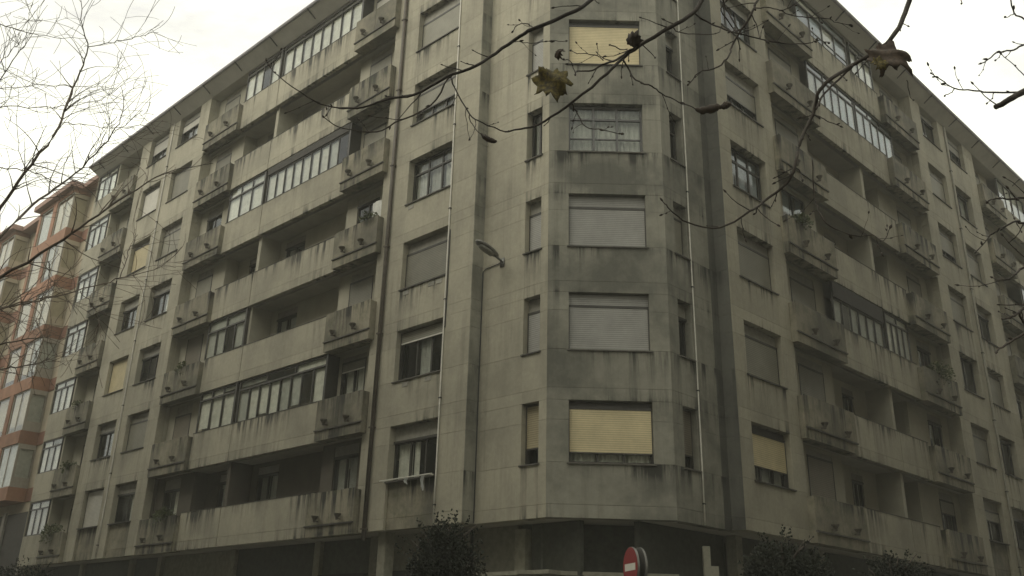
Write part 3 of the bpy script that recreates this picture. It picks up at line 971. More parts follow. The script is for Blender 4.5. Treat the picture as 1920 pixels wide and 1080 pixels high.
for yv, wx in ((.42, .10), (.6, .125), (.8, .115), (.9, .07)):
    zc = .06+(yv-.2)*.26
    ln.v += [(-wx, yv, zc-.045), (wx, yv, zc-.045), (wx*.6, yv, zc-.10), (-wx*.6, yv, zc-.10)]
for i in range(3):
    for j in range(4):
        j2 = (j+1) % 4
        ln.f.append((i*4+j, i*4+j2, (i+1)*4+j2, (i+1)*4+j))
ln.f += [(3, 2, 1, 0), (12, 13, 14, 15)]
mk('lamp_lens', ln, LF, 'lampg', lamp, True)

# ------------------------------------------------------------------ terracotta building next door
M['terra'] = plain('terracotta_render', (.29, .155, .095), .85, var=.16, scale=1.5)
M['terra_d'] = plain('terracotta_side', (.21, .105, .068), .85, var=.16, scale=1.5)
M['cream'] = plain('cream_render', (.46, .40, .29), .85, var=.12, scale=1.2)
M['pinkeave'] = plain('pink_eave', (.30, .19, .15), .85, var=.1)
M['frame_w2'] = plain('bay_frame', (.36, .33, .27), .5, var=.08)
nb = O+DL*42
NBD = empty('neighbour_building', (nb.x, nb.y, 0), 'terracotta and cream apartment building with glazed bay windows beyond the grey block', 'building')
nE = .95                        # main wall sits this far behind the bay fronts
NZ0, NH = 7.79, 2.83


def nbox(name, a0, a1, y0, y1, z0, z1, mat, parent=None):
    return bx(name, FRL, -a1, -a0, y0, y1, z0, z1, mat, parent or NBD)


nbox('wall', 35.4, 62, nE, nE+9, 0, 25.0, 'cream')
mk('roof', MB().poly([LP(35.4, nE-.6), LP(35.4, 12), LP(62, 12), LP(62, nE-.6)][::-1], 25.01, 25.3), I4, 'pinkeave', NBD)
for ba0, ba1 in ((38.5, 43.4), (47.5, 52.5), (56, 61)):
    mk('bay_roof', MB().poly([LP(ba0-.3, -.3), LP(ba0-.3, nE-.62), LP(ba1+.3, nE-.62), LP(ba1+.3, -.3)][::-1], 25.0, 25.31), I4, 'pinkeave', NBD)
    for k in range(-1, 7):
        zb = NZ0+k*NH
        if k < 0:
            continue
        nbox('spandrel', ba0, ba1, 0, nE-.003, zb, zb+.66, 'terra')
        if k == 6:
            continue
        zt = zb+NH-.003
        nbox('pier', ba0+2.25, ba0+2.75, .0, .2, zb+.663, zt, 'terra')
        nbox('pier', ba1-.35, ba1, .0, nE-.003, zb+.663, zt, 'terra')
        # glazed corner: two fronts and a side
        for a0, a1, n_ in ((ba0+.0, ba0+2.245, 2), (ba0+2.755, ba1-.355, 1)):
            fr_ = FRL @ Matrix.Translation((-a1, .05, zb+.665))
            W, Hh = a1-a0, NH-.67
            mb = MB()
            mb.box(0, .06, 0, .06, 0, Hh).box(W-.06, W, 0, .06, 0, Hh).box(.06, W-.06, 0, .06, 0, .06).box(.06, W-.06, 0, .06, Hh-.06, Hh)
            for q in range(1, n_):
                mb.box(W*q/n_-.03, W*q/n_+.03, .003, .057, .06, Hh-.06)
            wn = mk('bay_window', mb, fr_, 'frame_w2', NBD)
            for q in range(n_):
                bx('pane', fr_, W*q/n_+.05, W*(q+1)/n_-.05, .025, .03, .06, Hh-.06, 'glass', wn)
                bx('blind', fr_, W*q/n_+.05, W*(q+1)/n_-.05, .1, .11, .06+RW.choice((0, .3, 0)), Hh-.06, RW.choice(('cream', 'cream', 'curtain_grey')), wn)
        fs = FRL @ Matrix.Translation((-ba0-.06, .12, zb+.665))
        D_ = nE-.14
        ws = MB().box(0, .06, 0, .05, 0, NH-.67).box(0, .06, D_-.06, D_, 0, NH-.67).box(0, .06, .052, D_-.062, 0, .5).box(0, .06, .052, D_-.062, NH-.67-.25, NH-.67)
        wn = mk('bay_side', ws, fs, 'cream' if k > 2 else 'frame_w2', NBD)
        bx('pane', fs, .02, .025, .052, D_-.062, .5, NH-.92, 'glass', wn)
        bx('blind', fs, -.05, -.045, .052, D_-.062, .5, NH-.92, 'curtain_grey' if k < 3 else 'cream', wn)
for k in range(0, 6):
    zb = NZ0+k*NH
    nbox('wall_band', 35.4, 38.49, nE-.04, nE-.002, zb, zb+.66, 'terra_d')
    for a0 in (44.2, 53.3):
        nbox('wall_band', ba0*0+a0-.8, a0+3.3-.01, nE-.04, nE-.002, zb, zb+.66, 'terra_d')
        fr_ = FRL @ Matrix.Translation((-(a0+2.2), nE-.05, zb+.9))
        wn = mk('wall_window', MB().box(0, 1.8, 0, .048, 0, .06).box(0, 1.8, 0, .048, 1.5, 1.56).box(0, .06, 0, .048, .06, 1.5).box(1.74, 1.8, 0, .048, .06, 1.5).box(.87, .93, 0, .048, .06, 1.5), fr_, 'frame_w2', NBD)
        bx('pane', fr_, .06, .87, .02, .026, .06, 1.5, 'glass', wn)
        bx('pane', fr_, .93, 1.74, .02, .026, .06, 1.5, 'glass', wn)
nbox('shop_recess', 36, 61.5, nE-.3, nE-.01, 0, 7.2, 'dark')
for a0 in (36.2, 39.6, 43, 47, 51):
    nbox('shop_pier', a0, a0+.35, nE-.42, nE-.31, 0, 7.3, 'slab')

# ------------------------------------------------------------------ unseen blocks added around the crossing to shade the lower storeys
M['opp'] = plain('shading_block_render', (.20, .185, .145), .9, var=.1, scale=.6)
for fr, x0, x1, e0, e1, ht, lab in ((FRL, -75, -1, -34, -20, 28, 'unseen apartment block added across the wide street to shade the long balcony front'), (FRR, -1, 75, -28, -14.5, 29, 'unseen apartment block added across the narrow side street to darken the right-hand front'),
                                    (frame(Vector((0, 0, 0)), Vector((1, 0, 0)), Vector((0, 1, 0))), -24, 24, -32, -16, 26, 'unseen apartment block added behind the view to shade the chamfered corner')):
    c_ = fr @ Vector(((x0+x1)/2, (e0+e1)/2, 0))
    ob = empty('shading_block', c_, lab, 'building')
    bx('wall', fr, x0, x1, e0, e1, 0, ht, 'opp', ob)
    bx('roof', fr, x0-.5, x1+.5, e0-.5, e1+.5, ht+.002, ht+.3, 'rooft', ob)
    for k in range(8):
        for q in range(int((x1-x0)/3.2)):
            xx = x0+.9+q*3.2
            wn = bx('window', fr, xx, xx+1.5, e1+.001, e1+.05, 1.2+k*3.0, 2.7+k*3.0, 'frame_white', ob)
            bx('pane', fr, xx+.08, xx+1.42, e1+.051, e1+.056, 1.28+k*3.0, 2.62+k*3.0, 'dark', wn)

# ------------------------------------------------------------------ ground, road, pavements
M['asphalt'] = plain('asphalt', (.05, .05, .05), .9, var=.2, scale=3, bump=.2)
M['paving'] = plain('paving', (.16, .155, .14), .85, var=.15, scale=2)
M['kerb'] = plain('kerb_stone', (.3, .29, .27), .85, var=.12)
M['earth'] = plain('ground_earth', (.08, .075, .06), .95, var=.2, scale=.5)
M['line'] = plain('road_paint', (.72, .72, .68), .7, var=.12, scale=8)
link('ground', MB().poly([(-400, -400), (400, -400), (400, 400), (-400, 400)], -.5, -.02).mesh('ground', M['earth']), I4, None, kind='structure')


def ribbon(e0, e1, far=90):
    return [LP(far, e0), LP(5, e0), RP(5, e0), RP(far, e0), RP(far, e1), RP(max(e1, -e1)*0+5+0, e1), LP(5, e1), LP(far, e1)]


pav = MB().poly([LP(90, 1.2), LP(90, -5), RP(-5, -5) if False else LP(-3.5, -5), RP(-3.5, -5), RP(90, -5), RP(90, 1.2), RP(5.5, 1.2), LP(5.5, 1.2)], -.01, .13)
link('pavement', pav.mesh('pavement', M['paving']), I4, None, kind='structure')
kb = MB()
for a, b in ((LP(90, -5), LP(-3.5, -5)), (LP(-3.5, -5), RP(-3.5, -5)), (RP(-3.5, -5), RP(90, -5))):
    va, vb = Vector((*a, 0)), Vector((*b, 0))
    d = (vb-va).normalized()
    nn = Vector((d.y, -d.x, 0))*.15
    i = len(kb.v)
    kb.v += [(*(p.xy), z) for z in (-.01, .135) for p in (va, vb, vb+nn, va+nn)]
    kb.f += [tuple(i+q for q in f_) for f_ in ((0, 3, 2, 1), (4, 5, 6, 7), (0, 1, 5, 4), (1, 2, 6, 5), (2, 3, 7, 6), (3, 0, 4, 7))]
link('kerb', kb.mesh('kerb', M['kerb']), I4, None, kind='structure')
rd = MB().poly([LP(90, -5.2), LP(-3.4, -5.2), RP(-3.4, -5.2), RP(90, -5.2), RP(90, -13), RP(-11, -13), LP(-11, -13), LP(90, -13)], -.015, .0)
link('road', rd.mesh('road', M['asphalt']), I4, None, kind='structure')
near = MB().poly([(-60, -60), (60, -60), (60, 52), (2.6, -.2+3.0), (-60, 60)], -.012, .12)
link('near_pavement', MB().poly([(-8, -6), (8, -6), (5, 3), (-3, 3)], -.012, .12).mesh('near_pavement', M['paving']), I4, None, kind='structure')

# ------------------------------------------------------------------ no-entry sign
M['red'] = plain('sign_red', (.21, .010, .010), .6, var=.06)
M['signback'] = plain('sign_back', (.16, .155, .14), .45, .5, var=.12)
M['signwhite'] = plain('sign_white', (.62, .60, .52), .5, var=.05)
sc = at(1182, 1063, 15.6)
sg = empty('no_entry_sign', (sc.x, sc.y, .13), 'round red no-entry sign with white bar on a post, second plate mounted behind it', 'traffic sign')
th = math.radians(75)
nrm = Vector((-math.sin(th), -math.cos(th), 0))
xdir = Vector((math.cos(th), -math.sin(th), 0))
SF = frame(Vector((sc.x, sc.y, sc.z)), xdir, -nrm)      # y pointing behind the plate


def disc(r, y0, y1, n=40):
    mb = MB()
    for y in (y0, y1):
        for i in range(n):
            t = 2*math.pi*i/n
            mb.v.append((r*math.cos(t), y, r*math.sin(t)))
    for i in range(n):
        j = (i+1) % n
        mb.f.append((i, j, n+j, n+i))
    mb.f += [tuple(range(n)), tuple(reversed(range(n, 2*n)))]
    return mb


mk('sign_rim', disc(.30, 0, .035), SF, 'signback', sg)
mk('sign_face', disc(.292, -.004, -.0005), SF, 'red', sg)
mk('white_bar', MB().box(-.21, .21, -.008, -.0045, -.055, .05), SF, 'signwhite', sg)
mk('rear_plate', disc(.30, .13, .165), SF, 'signback', sg)
mk('post', MB().tube([(0, .082, -sc.z+.13), (0, .082, .25)], .03, 10), SF, 'signback', sg, True)
mk('bracket', MB().box(-.05, .05, .0355, .129, .1, .14).box(-.05, .05, .0355, .129, -.14, -.1), SF, 'signback', sg)


# ------------------------------------------------------------------ foliage helpers
def leaf_mat(name, col, rough=.55, var=.5):
    m, t, b = new_mat(name)
    g = N(t, 'ShaderNodeNewGeometry')
    n1 = N(t, 'ShaderNodeTexNoise', i_Scale=2.5, i_Detail=4)
    t.links.new(g.outputs['Position'], n1.inputs['Vector'])
    r = ramp(t, [(.3, tuple(c*(1-var) for c in col)), (.7, tuple(c*(1+var) for c in col))])
    t.links.new(n1.outputs['Fac'], r.inputs['Fac'])
    t.links.new(r.outputs['Color'], b.inputs['Base Color'])
    b.inputs['Roughness'].default_value = rough
    return m


M['leafd'] = leaf_mat('evergreen_leaf', (.012, .0155, .0065), .9)
M['leafp'] = leaf_mat('balcony_leaf', (.07, .085, .03))
M['bark'] = plain('bark', (.085, .07, .055), .9, var=.3, scale=30, bump=.4)
M['twig'] = plain('twig_bark', (.036, .028, .02), .85, var=.3, scale=25)
M['twigl'] = plain('birch_twig', (.13, .105, .082), .85, var=.3, scale=15)


def add_leaf(mb, p, d, size, r):
    a = d.orthogonal().normalized()
    a.rotate(Matrix.Rotation(r.uniform(0, 6.3), 3, d))
    w_ = size*.42
    b = len(mb.v)
    up_ = d.cross(a)*size*.12
    mb.v += [tuple(p), tuple(p+d*size*.5+a*w_+up_), tuple(p+d*size), tuple(p+d*size*.5-a*w_+up_)]
    mb.f += [(b, b+1, b+2), (b, b+2, b+3)]


def crown(c, R, n, size, r, zs=1.0, lumps=9):
    mb = MB()
    cen = [Vector((r.gauss(0, 1), r.gauss(0, 1), r.gauss(0, .9))).normalized()*R*r.uniform(.35, .62) for _ in range(lumps)]+[Vector((0, 0, 0))]
    for i in range(n):
        q = r.choice(cen)
        d = Vector((r.gauss(0, 1), r.gauss(0, 1), r.gauss(0, 1))).normalized()
        p = q+d*R*.52*(r.random()**.45)*r.uniform(.85, 1.12)
        p.z *= zs
        dd = (d+Vector((r.uniform(-.8, .8), r.uniform(-.8, .8), r.uniform(-.5, .9)))).normalized()
        add_leaf(mb, Vector(c)+p, dd, size*r.uniform(.6, 1.3), r)
    # sprigs that break the outline
    for i in range(30):
        d = Vector((r.gauss(0, 1), r.gauss(0, 1), abs(r.gauss(0, 1)))).normalized()
        for s_ in range(9):
            p = Vector(c)+d*R*(.86+s_*.034)+Vector((r.uniform(-.03, .03), r.uniform(-.03, .03), r.uniform(-.03, .03)))
            add_leaf(mb, p, (d+Vector((r.uniform(-.9, .9), r.uniform(-.9, .9), r.uniform(-.6, .9)))).normalized(), size*r.uniform(.6, 1.1), r)
    return mb


def street_tree(x, y, top, R, label, seed):
    r = random.Random(seed)
    t = empty('evergreen_tree', (x, y, .13), label, 'tree', 'evergreen trees on the pavement')
    zc = top-R
    mb = MB()
    mb.tube([(x, y, .1), (x+.02, y, 1), (x-.01, y+.02, zc-.3), (x, y, zc+.2)], [.085, .065, .055, .03], 8)
    for i in range(7):
        an = i*.9+r.random()
        mb.tube([(x, y, zc-.5+.1*i), (x+math.cos(an)*R*.35, y+math.sin(an)*R*.35, zc-.15+.1*i), (x+math.cos(an)*R*.75, y+math.sin(an)*R*.75, zc+.15+.1*i)], [.03, .02, .008], 5)
    mk('trunk', mb, I4, 'bark', t, True)
    mk('crown', crown((x, y, zc), R, 9000, .066, r, 1.0), I4, 'leafd', t)
    return t


street_tree(-1.15, 19.5, 3.98, .88, 'small round dark evergreen tree in front of the left side of the chamfered corner', 1)
street_tree(5.35, 19.0, 3.80, .80, 'small round dark evergreen tree under the grey block, just right of the corner', 2)
street_tree(8.8, 22.5, 3.85, .80, 'dark evergreen tree further down the side street past the first one right of the corner', 3)
street_tree(-16.2, 34.5, 4.05, 1.1, 'distant dark evergreen tree at the far end of the grey block by the terracotta building', 4)

# ------------------------------------------------------------------ plants on the balconies
def plant(fr, x, y, z, R, n, label, seed, hang=.0, name='balcony_plant'):
    r = random.Random(seed)
    loc = fr @ Vector((x, y, z))
    t = empty(name, loc, label, 'plant')
    mb = MB()
    tw = MB()
    for i in range(n):
        d = Vector((r.gauss(0, 1), r.gauss(0, 1), abs(r.gauss(0, .8)))).normalized()
        p = loc+d*R*r.random()**.5
        if hang and r.random() < .5:
            p.z -= r.random()*hang
            p += (fr.to_3x3() @ Vector((0, -1, 0)))*.06
        add_leaf(mb, p, (d+Vector((r.uniform(-.7, .7), r.uniform(-.7, .7), r.uniform(-.6, .6)))).normalized(), .09*r.uniform(.6, 1.3), r)
    for i in range(9):
        d = Vector((r.gauss(0, 1), r.gauss(0, 1), 1.2)).normalized()
        tw.tube([loc-Vector((0, 0, .12)), loc+d*R*.5, loc+d*R], [.008, .006, .003], 4)
    mk('stems', tw, I4, 'twig', t)
    mk('leaves', mb, I4, 'leafp', t)


plant(FRL, -31.2, -.15, zf(0)+1.2, .45, 420, 'green plant trailing over the lowest planter balcony next to the terracotta building', 1, .5)
plant(FRL, -30.8, -.15, zf(1)+1.2, .28, 200, 'green plant on the second-storey end balcony, above the trailing one', 2, .35)
plant(FRL, -21.0, -.12, zf(0)+1.2, .36, 300, 'green plant on the lowest planter balcony right of the window pair', 3, .25)
plant(FRL, -21.4, -.12, zf(2)+1.2, .22, 130, 'small plant on the third-storey planter balcony right of the window pair', 8, .3)
plant(FRL, -10.0, -.15, zf(3)+1.2, .33, 200, 'straggly plant on the fourth-storey balcony beside the brown downpipe', 4, .0)
plant(FRR, 9.1, -.12, zf(3)+1.2, .36, 420, 'bushy plant along the fourth-storey balcony on the right-hand street side', 5, .12)
plant(FRR, 18.9, -.15, zf(2)+1.25, .5, 500, 'dark bushy plant hanging over the third-storey balcony past the loggia screens', 6, .6)
plant(FRL, -31.2, -.15, zf(2)+1.2, .25, 130, 'small plant on the third-storey end balcony by the terracotta building', 7, .3)


# ------------------------------------------------------------------ bare trees
def smooth(pts, rad, sub=4, jit=0.0, r=None):
    P, Rr = [], []
    n = len(pts)
    for i in range(n-1):
        p0, p1, p2, p3 = pts[max(i-1, 0)], pts[i], pts[i+1], pts[min(i+2, n-1)]
        for s_ in range(sub):
            t = s_/sub
            q = .5*((2*p1)+(p2-p0)*t+(2*p0-5*p1+4*p2-p3)*t*t+(3*p1-p0-3*p2+p3)*t*t*t)
            if r and jit and s_:
                q = q+Vector((r.uniform(-1, 1), r.uniform(-1, 1), r.uniform(-1, 1)))*jit
            P.append(q)
            Rr.append(rad[i]*(1-t)+rad[i+1]*t)
    P.append(pts[-1])
    Rr.append(rad[-1])
    return P, Rr


def bud(mb, p, d, size):
    d = d.normalized()
    mb.tube([p, p+d*size*.35, p+d*size*.7, p+d*size*1.1], [size*.10, size*.26, size*.22, size*.03], 5)


# foreground tree: trunk stands right of the view, its limbs arch over the camera
rb_ = random.Random(21)
TR = empty('plane_tree', (5.6, 4.6, .12), 'bare winter branches with buds and a few withered leaves hanging in front of the corner', 'tree')
tk = MB()
tk.tube([Vector((5.6, 4.6, .05)), Vector((5.55, 4.6, 1.2)), Vector((5.6, 4.7, 2.6)), Vector((5.5, 4.75, 4.0))], [.20, .16, .14, .12], 12)
mk('trunk', tk, I4, 'bark', TR, True)
YB = 5.0


def pxb(pts, w0, w1, y0=YB, y1=YB, jit=.004, buds=.0, name='branch', mat='twig', par=None, tip=True, sub=4):
    """branch given by points of the photograph, placed at real depths y0..y1"""
    n = len(pts)
    P = [at(x, y, y0+(y1-y0)*i/(n-1)+.06*math.sin(i*1.7)) for i, (x, y) in enumerate(pts)]
    ppm = FPX/ (YB*1.05)
    rad = [.5*(w0+(w1-w0)*i/(n-1))/ppm for i in range(n)]
    Q, Rr = smooth(P, rad, sub, jit, rb_)
    mb = MB()
    mb.tube(Q, Rr, 7)
    for i in range(2, len(Q)-1):
        if rb_.random() < buds:
            d = (Q[i]-Q[i-1]).normalized()
            s_ = (d+Vector((rb_.uniform(-1, 1), rb_.uniform(-.5, .5), rb_.uniform(-1, 1)))*.9)
            bud(mb, Q[i], s_, rb_.uniform(.016, .034))
    if tip:
        bud(mb, Q[-1], Q[-1]-Q[-2], rb_.uniform(.024, .036))
    if n > 4:
        for i in range(3, len(Q)-1):
            if rb_.random() < .22:
                d = (Q[i]-Q[i-1]).normalized()
                sd_ = d.cross(Vector((0, 1, 0))).normalized()*rb_.choice((-1, 1))
                d2 = (d*.8+sd_*rb_.uniform(.5, 1.1)+Vector((0, rb_.uniform(-.4, .4), 0))).normalized()
                tp = [Q[i]]
                L_ = rb_.uniform(.05, .22)
                for q in range(4):
                    d2 = (d2+Vector((rb_.uniform(-.25, .25), rb_.uniform(-.2, .2), rb_.uniform(-.2, .3)))).normalized()
                    tp.append(tp[-1]+d2*L_/4)
                r_ = min(Rr[i]*.6, .0042)
                mb.tube(tp, [r_, r_*.9, r_*.75, r_*.65, r_*.55], 5)
                bud(mb, tp[-1], d2, rb_.uniform(.014, .028))
                if rb_.random() < .6:
                    bud(mb, tp[2], d2+sd_*.8, rb_.uniform(.012, .02))
    o = mk(name, mb, I4, mat, par or TR, True)
    return Q


def limb(pts, rad):
    Q, Rr = smooth([Vector(p) for p in pts], rad, 6, .01, rb_)
    mk('limb', MB().tube(Q, Rr, 10), I4, 'bark', TR, True)


tA = at(1160, -60, YB)
tB = at(1345, -45, YB)
tC = at(1440, -50, YB)
tD = at(1712, -40, YB)
tE = at(1975, 145, YB)
limb([(5.5, 4.75, 3.9), (5.2, 4.8, 4.8), (4.5, 4.9, 5.7), (3.4, 5.0, 6.35), (2.4, 5.05, 6.5), (1.7, 5.0, 6.25), tuple(tA)], [.11, .085, .07, .055, .04, .025, .013])
limb([(3.4, 5.0, 6.35), (2.9, 5.0, 6.3), (2.4, 5.0, 6.05), tuple(tB)], [.04, .03, .02, .011])
limb([(4.5, 4.9, 5.7), (3.4, 5.0, 5.95), (2.6, 5.0, 6.0), tuple(tC)], [.05, .035, .02, .009])
limb([(5.2, 4.8, 4.8), (4.3, 4.9, 5.4), (3.4, 5.0, 5.75), (2.9, 5.0, 5.8), tuple(tD)], [.06, .045, .03, .02, .012])
limb([(5.5, 4.75, 3.7), (4.6, 4.9, 4.3), (3.7, 5.0, 4.75), (3.2, 5.0, 4.85), tuple(tE)], [.06, .045, .032, .024, .017])

pxb([(1160, -60), (1120, -12), (1080, 20), (1000, 54), (975, 68), (930, 100), (880, 129), (838, 144), (775, 178), (730, 185), (681, 201), (635, 203)], 10, 3.5, buds=.06, tip=False)
pxb([(680, 201), (635, 202), (589, 189), (537, 155), (509, 129), (500, 115)], 3.4, 1.6, buds=.22)
pxb([(846, 143), (838, 150), (807, 198), (741, 229), (707, 247), (641, 240), (609, 221)], 4.6, 1.8, buds=.12)
pxb([(847, 148), (853, 165), (880, 213), (905, 230), (947, 247), (955, 246)], 3.2, 2.6, buds=.1, tip=False)
pxb([(880, 213), (882, 228), (895, 246), (906, 254)], 2.4, 1.6)
pxb([(1000, 54), (993, 47), (980, 44), (968, 49), (962, 58)], 2.6, 1.6)
pxb([(958, 78), (978, 79), (1000, 81), (1030, 77), (1060, 77)], 1.8, 1.6, buds=.15)
pxb([(1345, -45), (1318, -5), (1300, 24), (1255, 52), (1200, 85), (1165, 112), (1140, 137), (1075, 190), (1022, 227), (985, 240), (947, 247)], 11, 3.4, 5.0, 5.05, buds=.05, tip=False)
pxb([(1200, 86), (1174, 99), (1150, 115), (1129, 121), (1111, 132), (1084, 133), (1079, 139)], 6, 2.4, 5.0, 4.95, buds=.1)
pxb([(1079, 139), (1074, 124), (1068, 113), (1058, 112)], 2.2, 1.6, 4.95, 4.9)
pxb([(1131, 113), (1121, 105), (1098, 100), (1082, 101), (1071, 95)], 2.4, 1.6, buds=.25)
pxb([(1120, 104), (1121, 92), (1119, 83)], 1.6, 1.2)
pxb([(1176, 92), (1163, 93), (1150, 86), (1144, 84)], 2.6, 2.2)
pxb([(1168, 112), (1178, 128), (1192, 150), (1223, 162), (1235, 172), (1265, 187), (1305, 205)], 4, 2.4, buds=.15, tip=False)
pxb([(1072, 194), (1082, 212), (1098, 237), (1133, 244), (1164, 251)], 3, 1.6, buds=.15)
pxb([(1205, 84), (1225, 104), (1228, 108)], 2.4, 1.6)
pxb([(1440, -50), (1425, -8), (1417, 6), (1409, 27), (1386, 63), (1372, 88), (1366, 106), (1347, 125), (1310, 137), (1292, 157)], 6.5, 2.2, 5.1, 5.0, buds=.12)
pxb([(1412, 16), (1440, 14), (1462, 19), (1478, 16), (1491, 10)], 3, 1.8, 5.1, 5.1, buds=.15)
pxb([(1462, 19), (1490, 30), (1520, 33), (1549, 35), (1570, 42), (1594, 48)], 2.6, 1.6, 5.1, 5.15, buds=.2)
pxb([(1300, 24), (1325, 40), (1360, 56), (1386, 63), (1437, 76), (1474, 82), (1515, 81), (1537, 75), (1553, 80)], 4, 1.8, 5.0, 5.1, buds=.12)
pxb([(1352, -10), (1358, 8), (1375, 40), (1390, 66)], 4, 3, 5.05, 5.1, tip=False)
pxb([(1262, 50), (1272, 60), (1310, 64), (1345, 62), (1352, 52)], 2.8, 1.6, buds=.2)
pxb([(1386, 63), (1371, 48), (1352, 20), (1360, 4)], 3.4, 2.4, buds=.1)
pxb([(1712, -40), (1705, 2), (1690, 42), (1668, 76), (1645, 95), (1604, 119), (1564, 144), (1537, 169), (1525, 214), (1504, 257), (1490, 314), (1474, 345), (1441, 371), (1419, 389), (1400, 400), (1350, 427), (1290, 417), (1258, 395), (1243, 378)], 11.5, 2.0, 5.1, 4.9, buds=.06)
pxb([(1600, 122), (1572, 150), (1545, 176), (1530, 205)], 5, 4, 5.06, 5.0, tip=False)
pxb([(1525, 214), (1538, 219), (1549, 226), (1574, 236)], 3, 1.8, 5.0, 5.0, buds=.3)
pxb([(1490, 312), (1500, 322), (1504, 336)], 3, 2)
pxb([(1523, 300), (1528, 370), (1538, 400), (1556, 424), (1604, 442), (1636, 440), (1656, 452), (1668, 429)], 2.6, 1.6, 5.0, 5.1, buds=.1)
pxb([(1419, 389), (1416, 400)], 3, 2)
pxb([(1409, 27), (1420, 50), (1424, 70), (1436, 76)], 2.6, 1.8)
# right-hand edge
pxb([(1975, 145), (1945, 160), (1920, 172), (1893, 186), (1866, 201)], 17, 11, 5.0, 4.95, tip=False)
pxb([(1925, 170), (1905, 173), (1853, 173), (1825, 170), (1788, 165), (1765, 150), (1747, 138)], 4.5, 2, 5, 4.95, buds=.2)
pxb([(1790, 166), (1783, 174), (1772, 179)], 2.2, 1.8)
pxb([(1975, 60), (1920, 84), (1895, 95), (1872, 98), (1858, 108), (1842, 118)], 4.5, 2.4, buds=.2)
pxb([(1960, 172), (1920, 141), (1903, 123), (1879, 103)], 2.6, 1.6, buds=.25)
pxb([(1950, 60), (1920, 36), (1902, 26), (1895, -4)], 4, 3, buds=.2)
pxb([(1900, 26), (1890, 32), (1885, 32)], 2, 1.6)
pxb([(1700, 150), (1706, 178), (1712, 187)], 1.8, 1.5)
pxb([(1803, -30), (1803, -6), (1803, 6)], 2.2, 2.0)
pxb([(1985, 372), (1920, 371), (1895, 373), (1868, 372), (1852, 378)], 5, 2.6, 5, 5, buds=.12)
pxb([(1990, 400), (1920, 418), (1905, 415), (1880, 427), (1862, 438), (1853, 446), (1831, 471)], 5, 2, 5, 5, buds=.1)
pxb([(1990, 470), (1920, 502), (1905, 514), (1884, 525), (1862, 521)], 5.5, 2, 5, 5, buds=.1)
pxb([(1990, 560), (1920, 578), (1909, 587), (1895, 596), (1881, 598)], 6, 3, 5, 5, buds=.15)
pxb([(1990, 590), (1920, 626), (1886, 646), (1869, 659)], 6, 3, 5, 5, buds=.15)
pxb([(1912, 586), (1922, 610), (1960, 640)], 4, 5, 5, 5, tip=False)

# withered leaves
M['leaf_dry'] = None


def dry_leaf_mat():
    m, t, b = new_mat('withered_leaf')
    g = N(t, 'ShaderNodeTexCoord')
    n1 = N(t, 'ShaderNodeTexNoise', i_Scale=9, i_Detail=6, i_Roughness=.6)
    t.links.new(g.outputs['Object'], n1.inputs['Vector'])
    r = ramp(t, [(.36, (.035, .026, .010)), (.50, (.10, .08, .016)), (.66, (.19, .15, .028))])
    t.links.new(n1.outputs['Fac'], r.inputs['Fac'])
    t.links.new(r.outputs['Color'], b.inputs['Base Color'])
    b.inputs['Roughness'].default_value = .7
    tr = N(t, 'ShaderNodeBsdfTranslucent')
    t.links.new(r.outputs['Color'], tr.inputs['Color'])
    mx = N(t, 'ShaderNodeMixShader', i_Fac=.35)
    t.links.new(b.outputs['BSDF'], mx.inputs[1])
    t.links.new(tr.outputs['BSDF'], mx.inputs[2])
    t.links.new(mx.outputs['Shader'], t.nodes['Material Output'].inputs['Surface'])
    return m


M['leaf_dry'] = dry_leaf_mat()
M['leaf_brown'] = plain('curled_leaf', (.048, .034, .022), .8, var=.4, scale=30)
LOBES = [(0, -.42), (.14, -.36), (.30, -.46), (.36, -.30), (.62, -.20), (.46, -.02), (.60, .18), (.34, .20), (.30, .36), (.14, .34), (.0, .62), (-.15, .34), (-.34, .38), (-.36, .18), (-.62, .14), (-.44, -.04), (-.56, -.24), (-.33, -.30), (-.26, -.44), (-.12, -.36)]


def lobed_leaf(c, size, rx, rz, curl, mat, seed, sx=1.0):
    """palmate leaf, crumpled, with thickness"""
    r = random.Random(seed)
    pts = []
    n = len(LOBES)
    for i in range(n):
        a, b_ = LOBES[i], LOBES[(i+1) % n]
        for s_ in range(3):
            t = s_/3
            pts.append((a[0]*(1-t)+b_[0]*t+r.uniform(-.025, .025), a[1]*(1-t)+b_[1]*t+r.uniform(-.025, .025)))
    mb = MB()
    rings = 5
    th_ = .004/size
    for side in (0, 1):
        for k in range(rings+1):
            f_ = k/rings
            for x, z in pts:
                x1, z1 = x*f_*sx, z*f_
                y = curl*(x1*x1*1.2+.5*z1*z1)+.09*math.sin(5*x1+seed)*math.cos(6*z1+seed)+.05*math.sin(14*x1+9*z1)
                mb.v.append((x1*(1-.25*abs(curl)*abs(x1)), y+(th_ if side else 0), z1))
    m_ = len(pts)
    for side in (0, 1):
        o_ = side*(rings+1)*m_
        for k in range(rings):
            for i in range(m_):
                j = (i+1) % m_
                q = (o_+k*m_+i, o_+k*m_+j, o_+(k+1)*m_+j, o_+(k+1)*m_+i)
                mb.f.append(q if side == 0 else tuple(reversed(q)))
    o_ = rings*m_
    o2 = (rings+1)*m_+rings*m_
    for i in range(m_):
        j = (i+1) % m_
        mb.f.append((o_+i, o_+j, o2+j, o2+i))
    wm = Matrix.Translation(c) @ Matrix.Rotation(rz, 4, 'Y') @ Matrix.Rotation(rx, 4, 'X') @ Matrix.Scale(size, 4)
    return link('leaf', mb.mesh('leaf', M[mat], True), wm, TR)


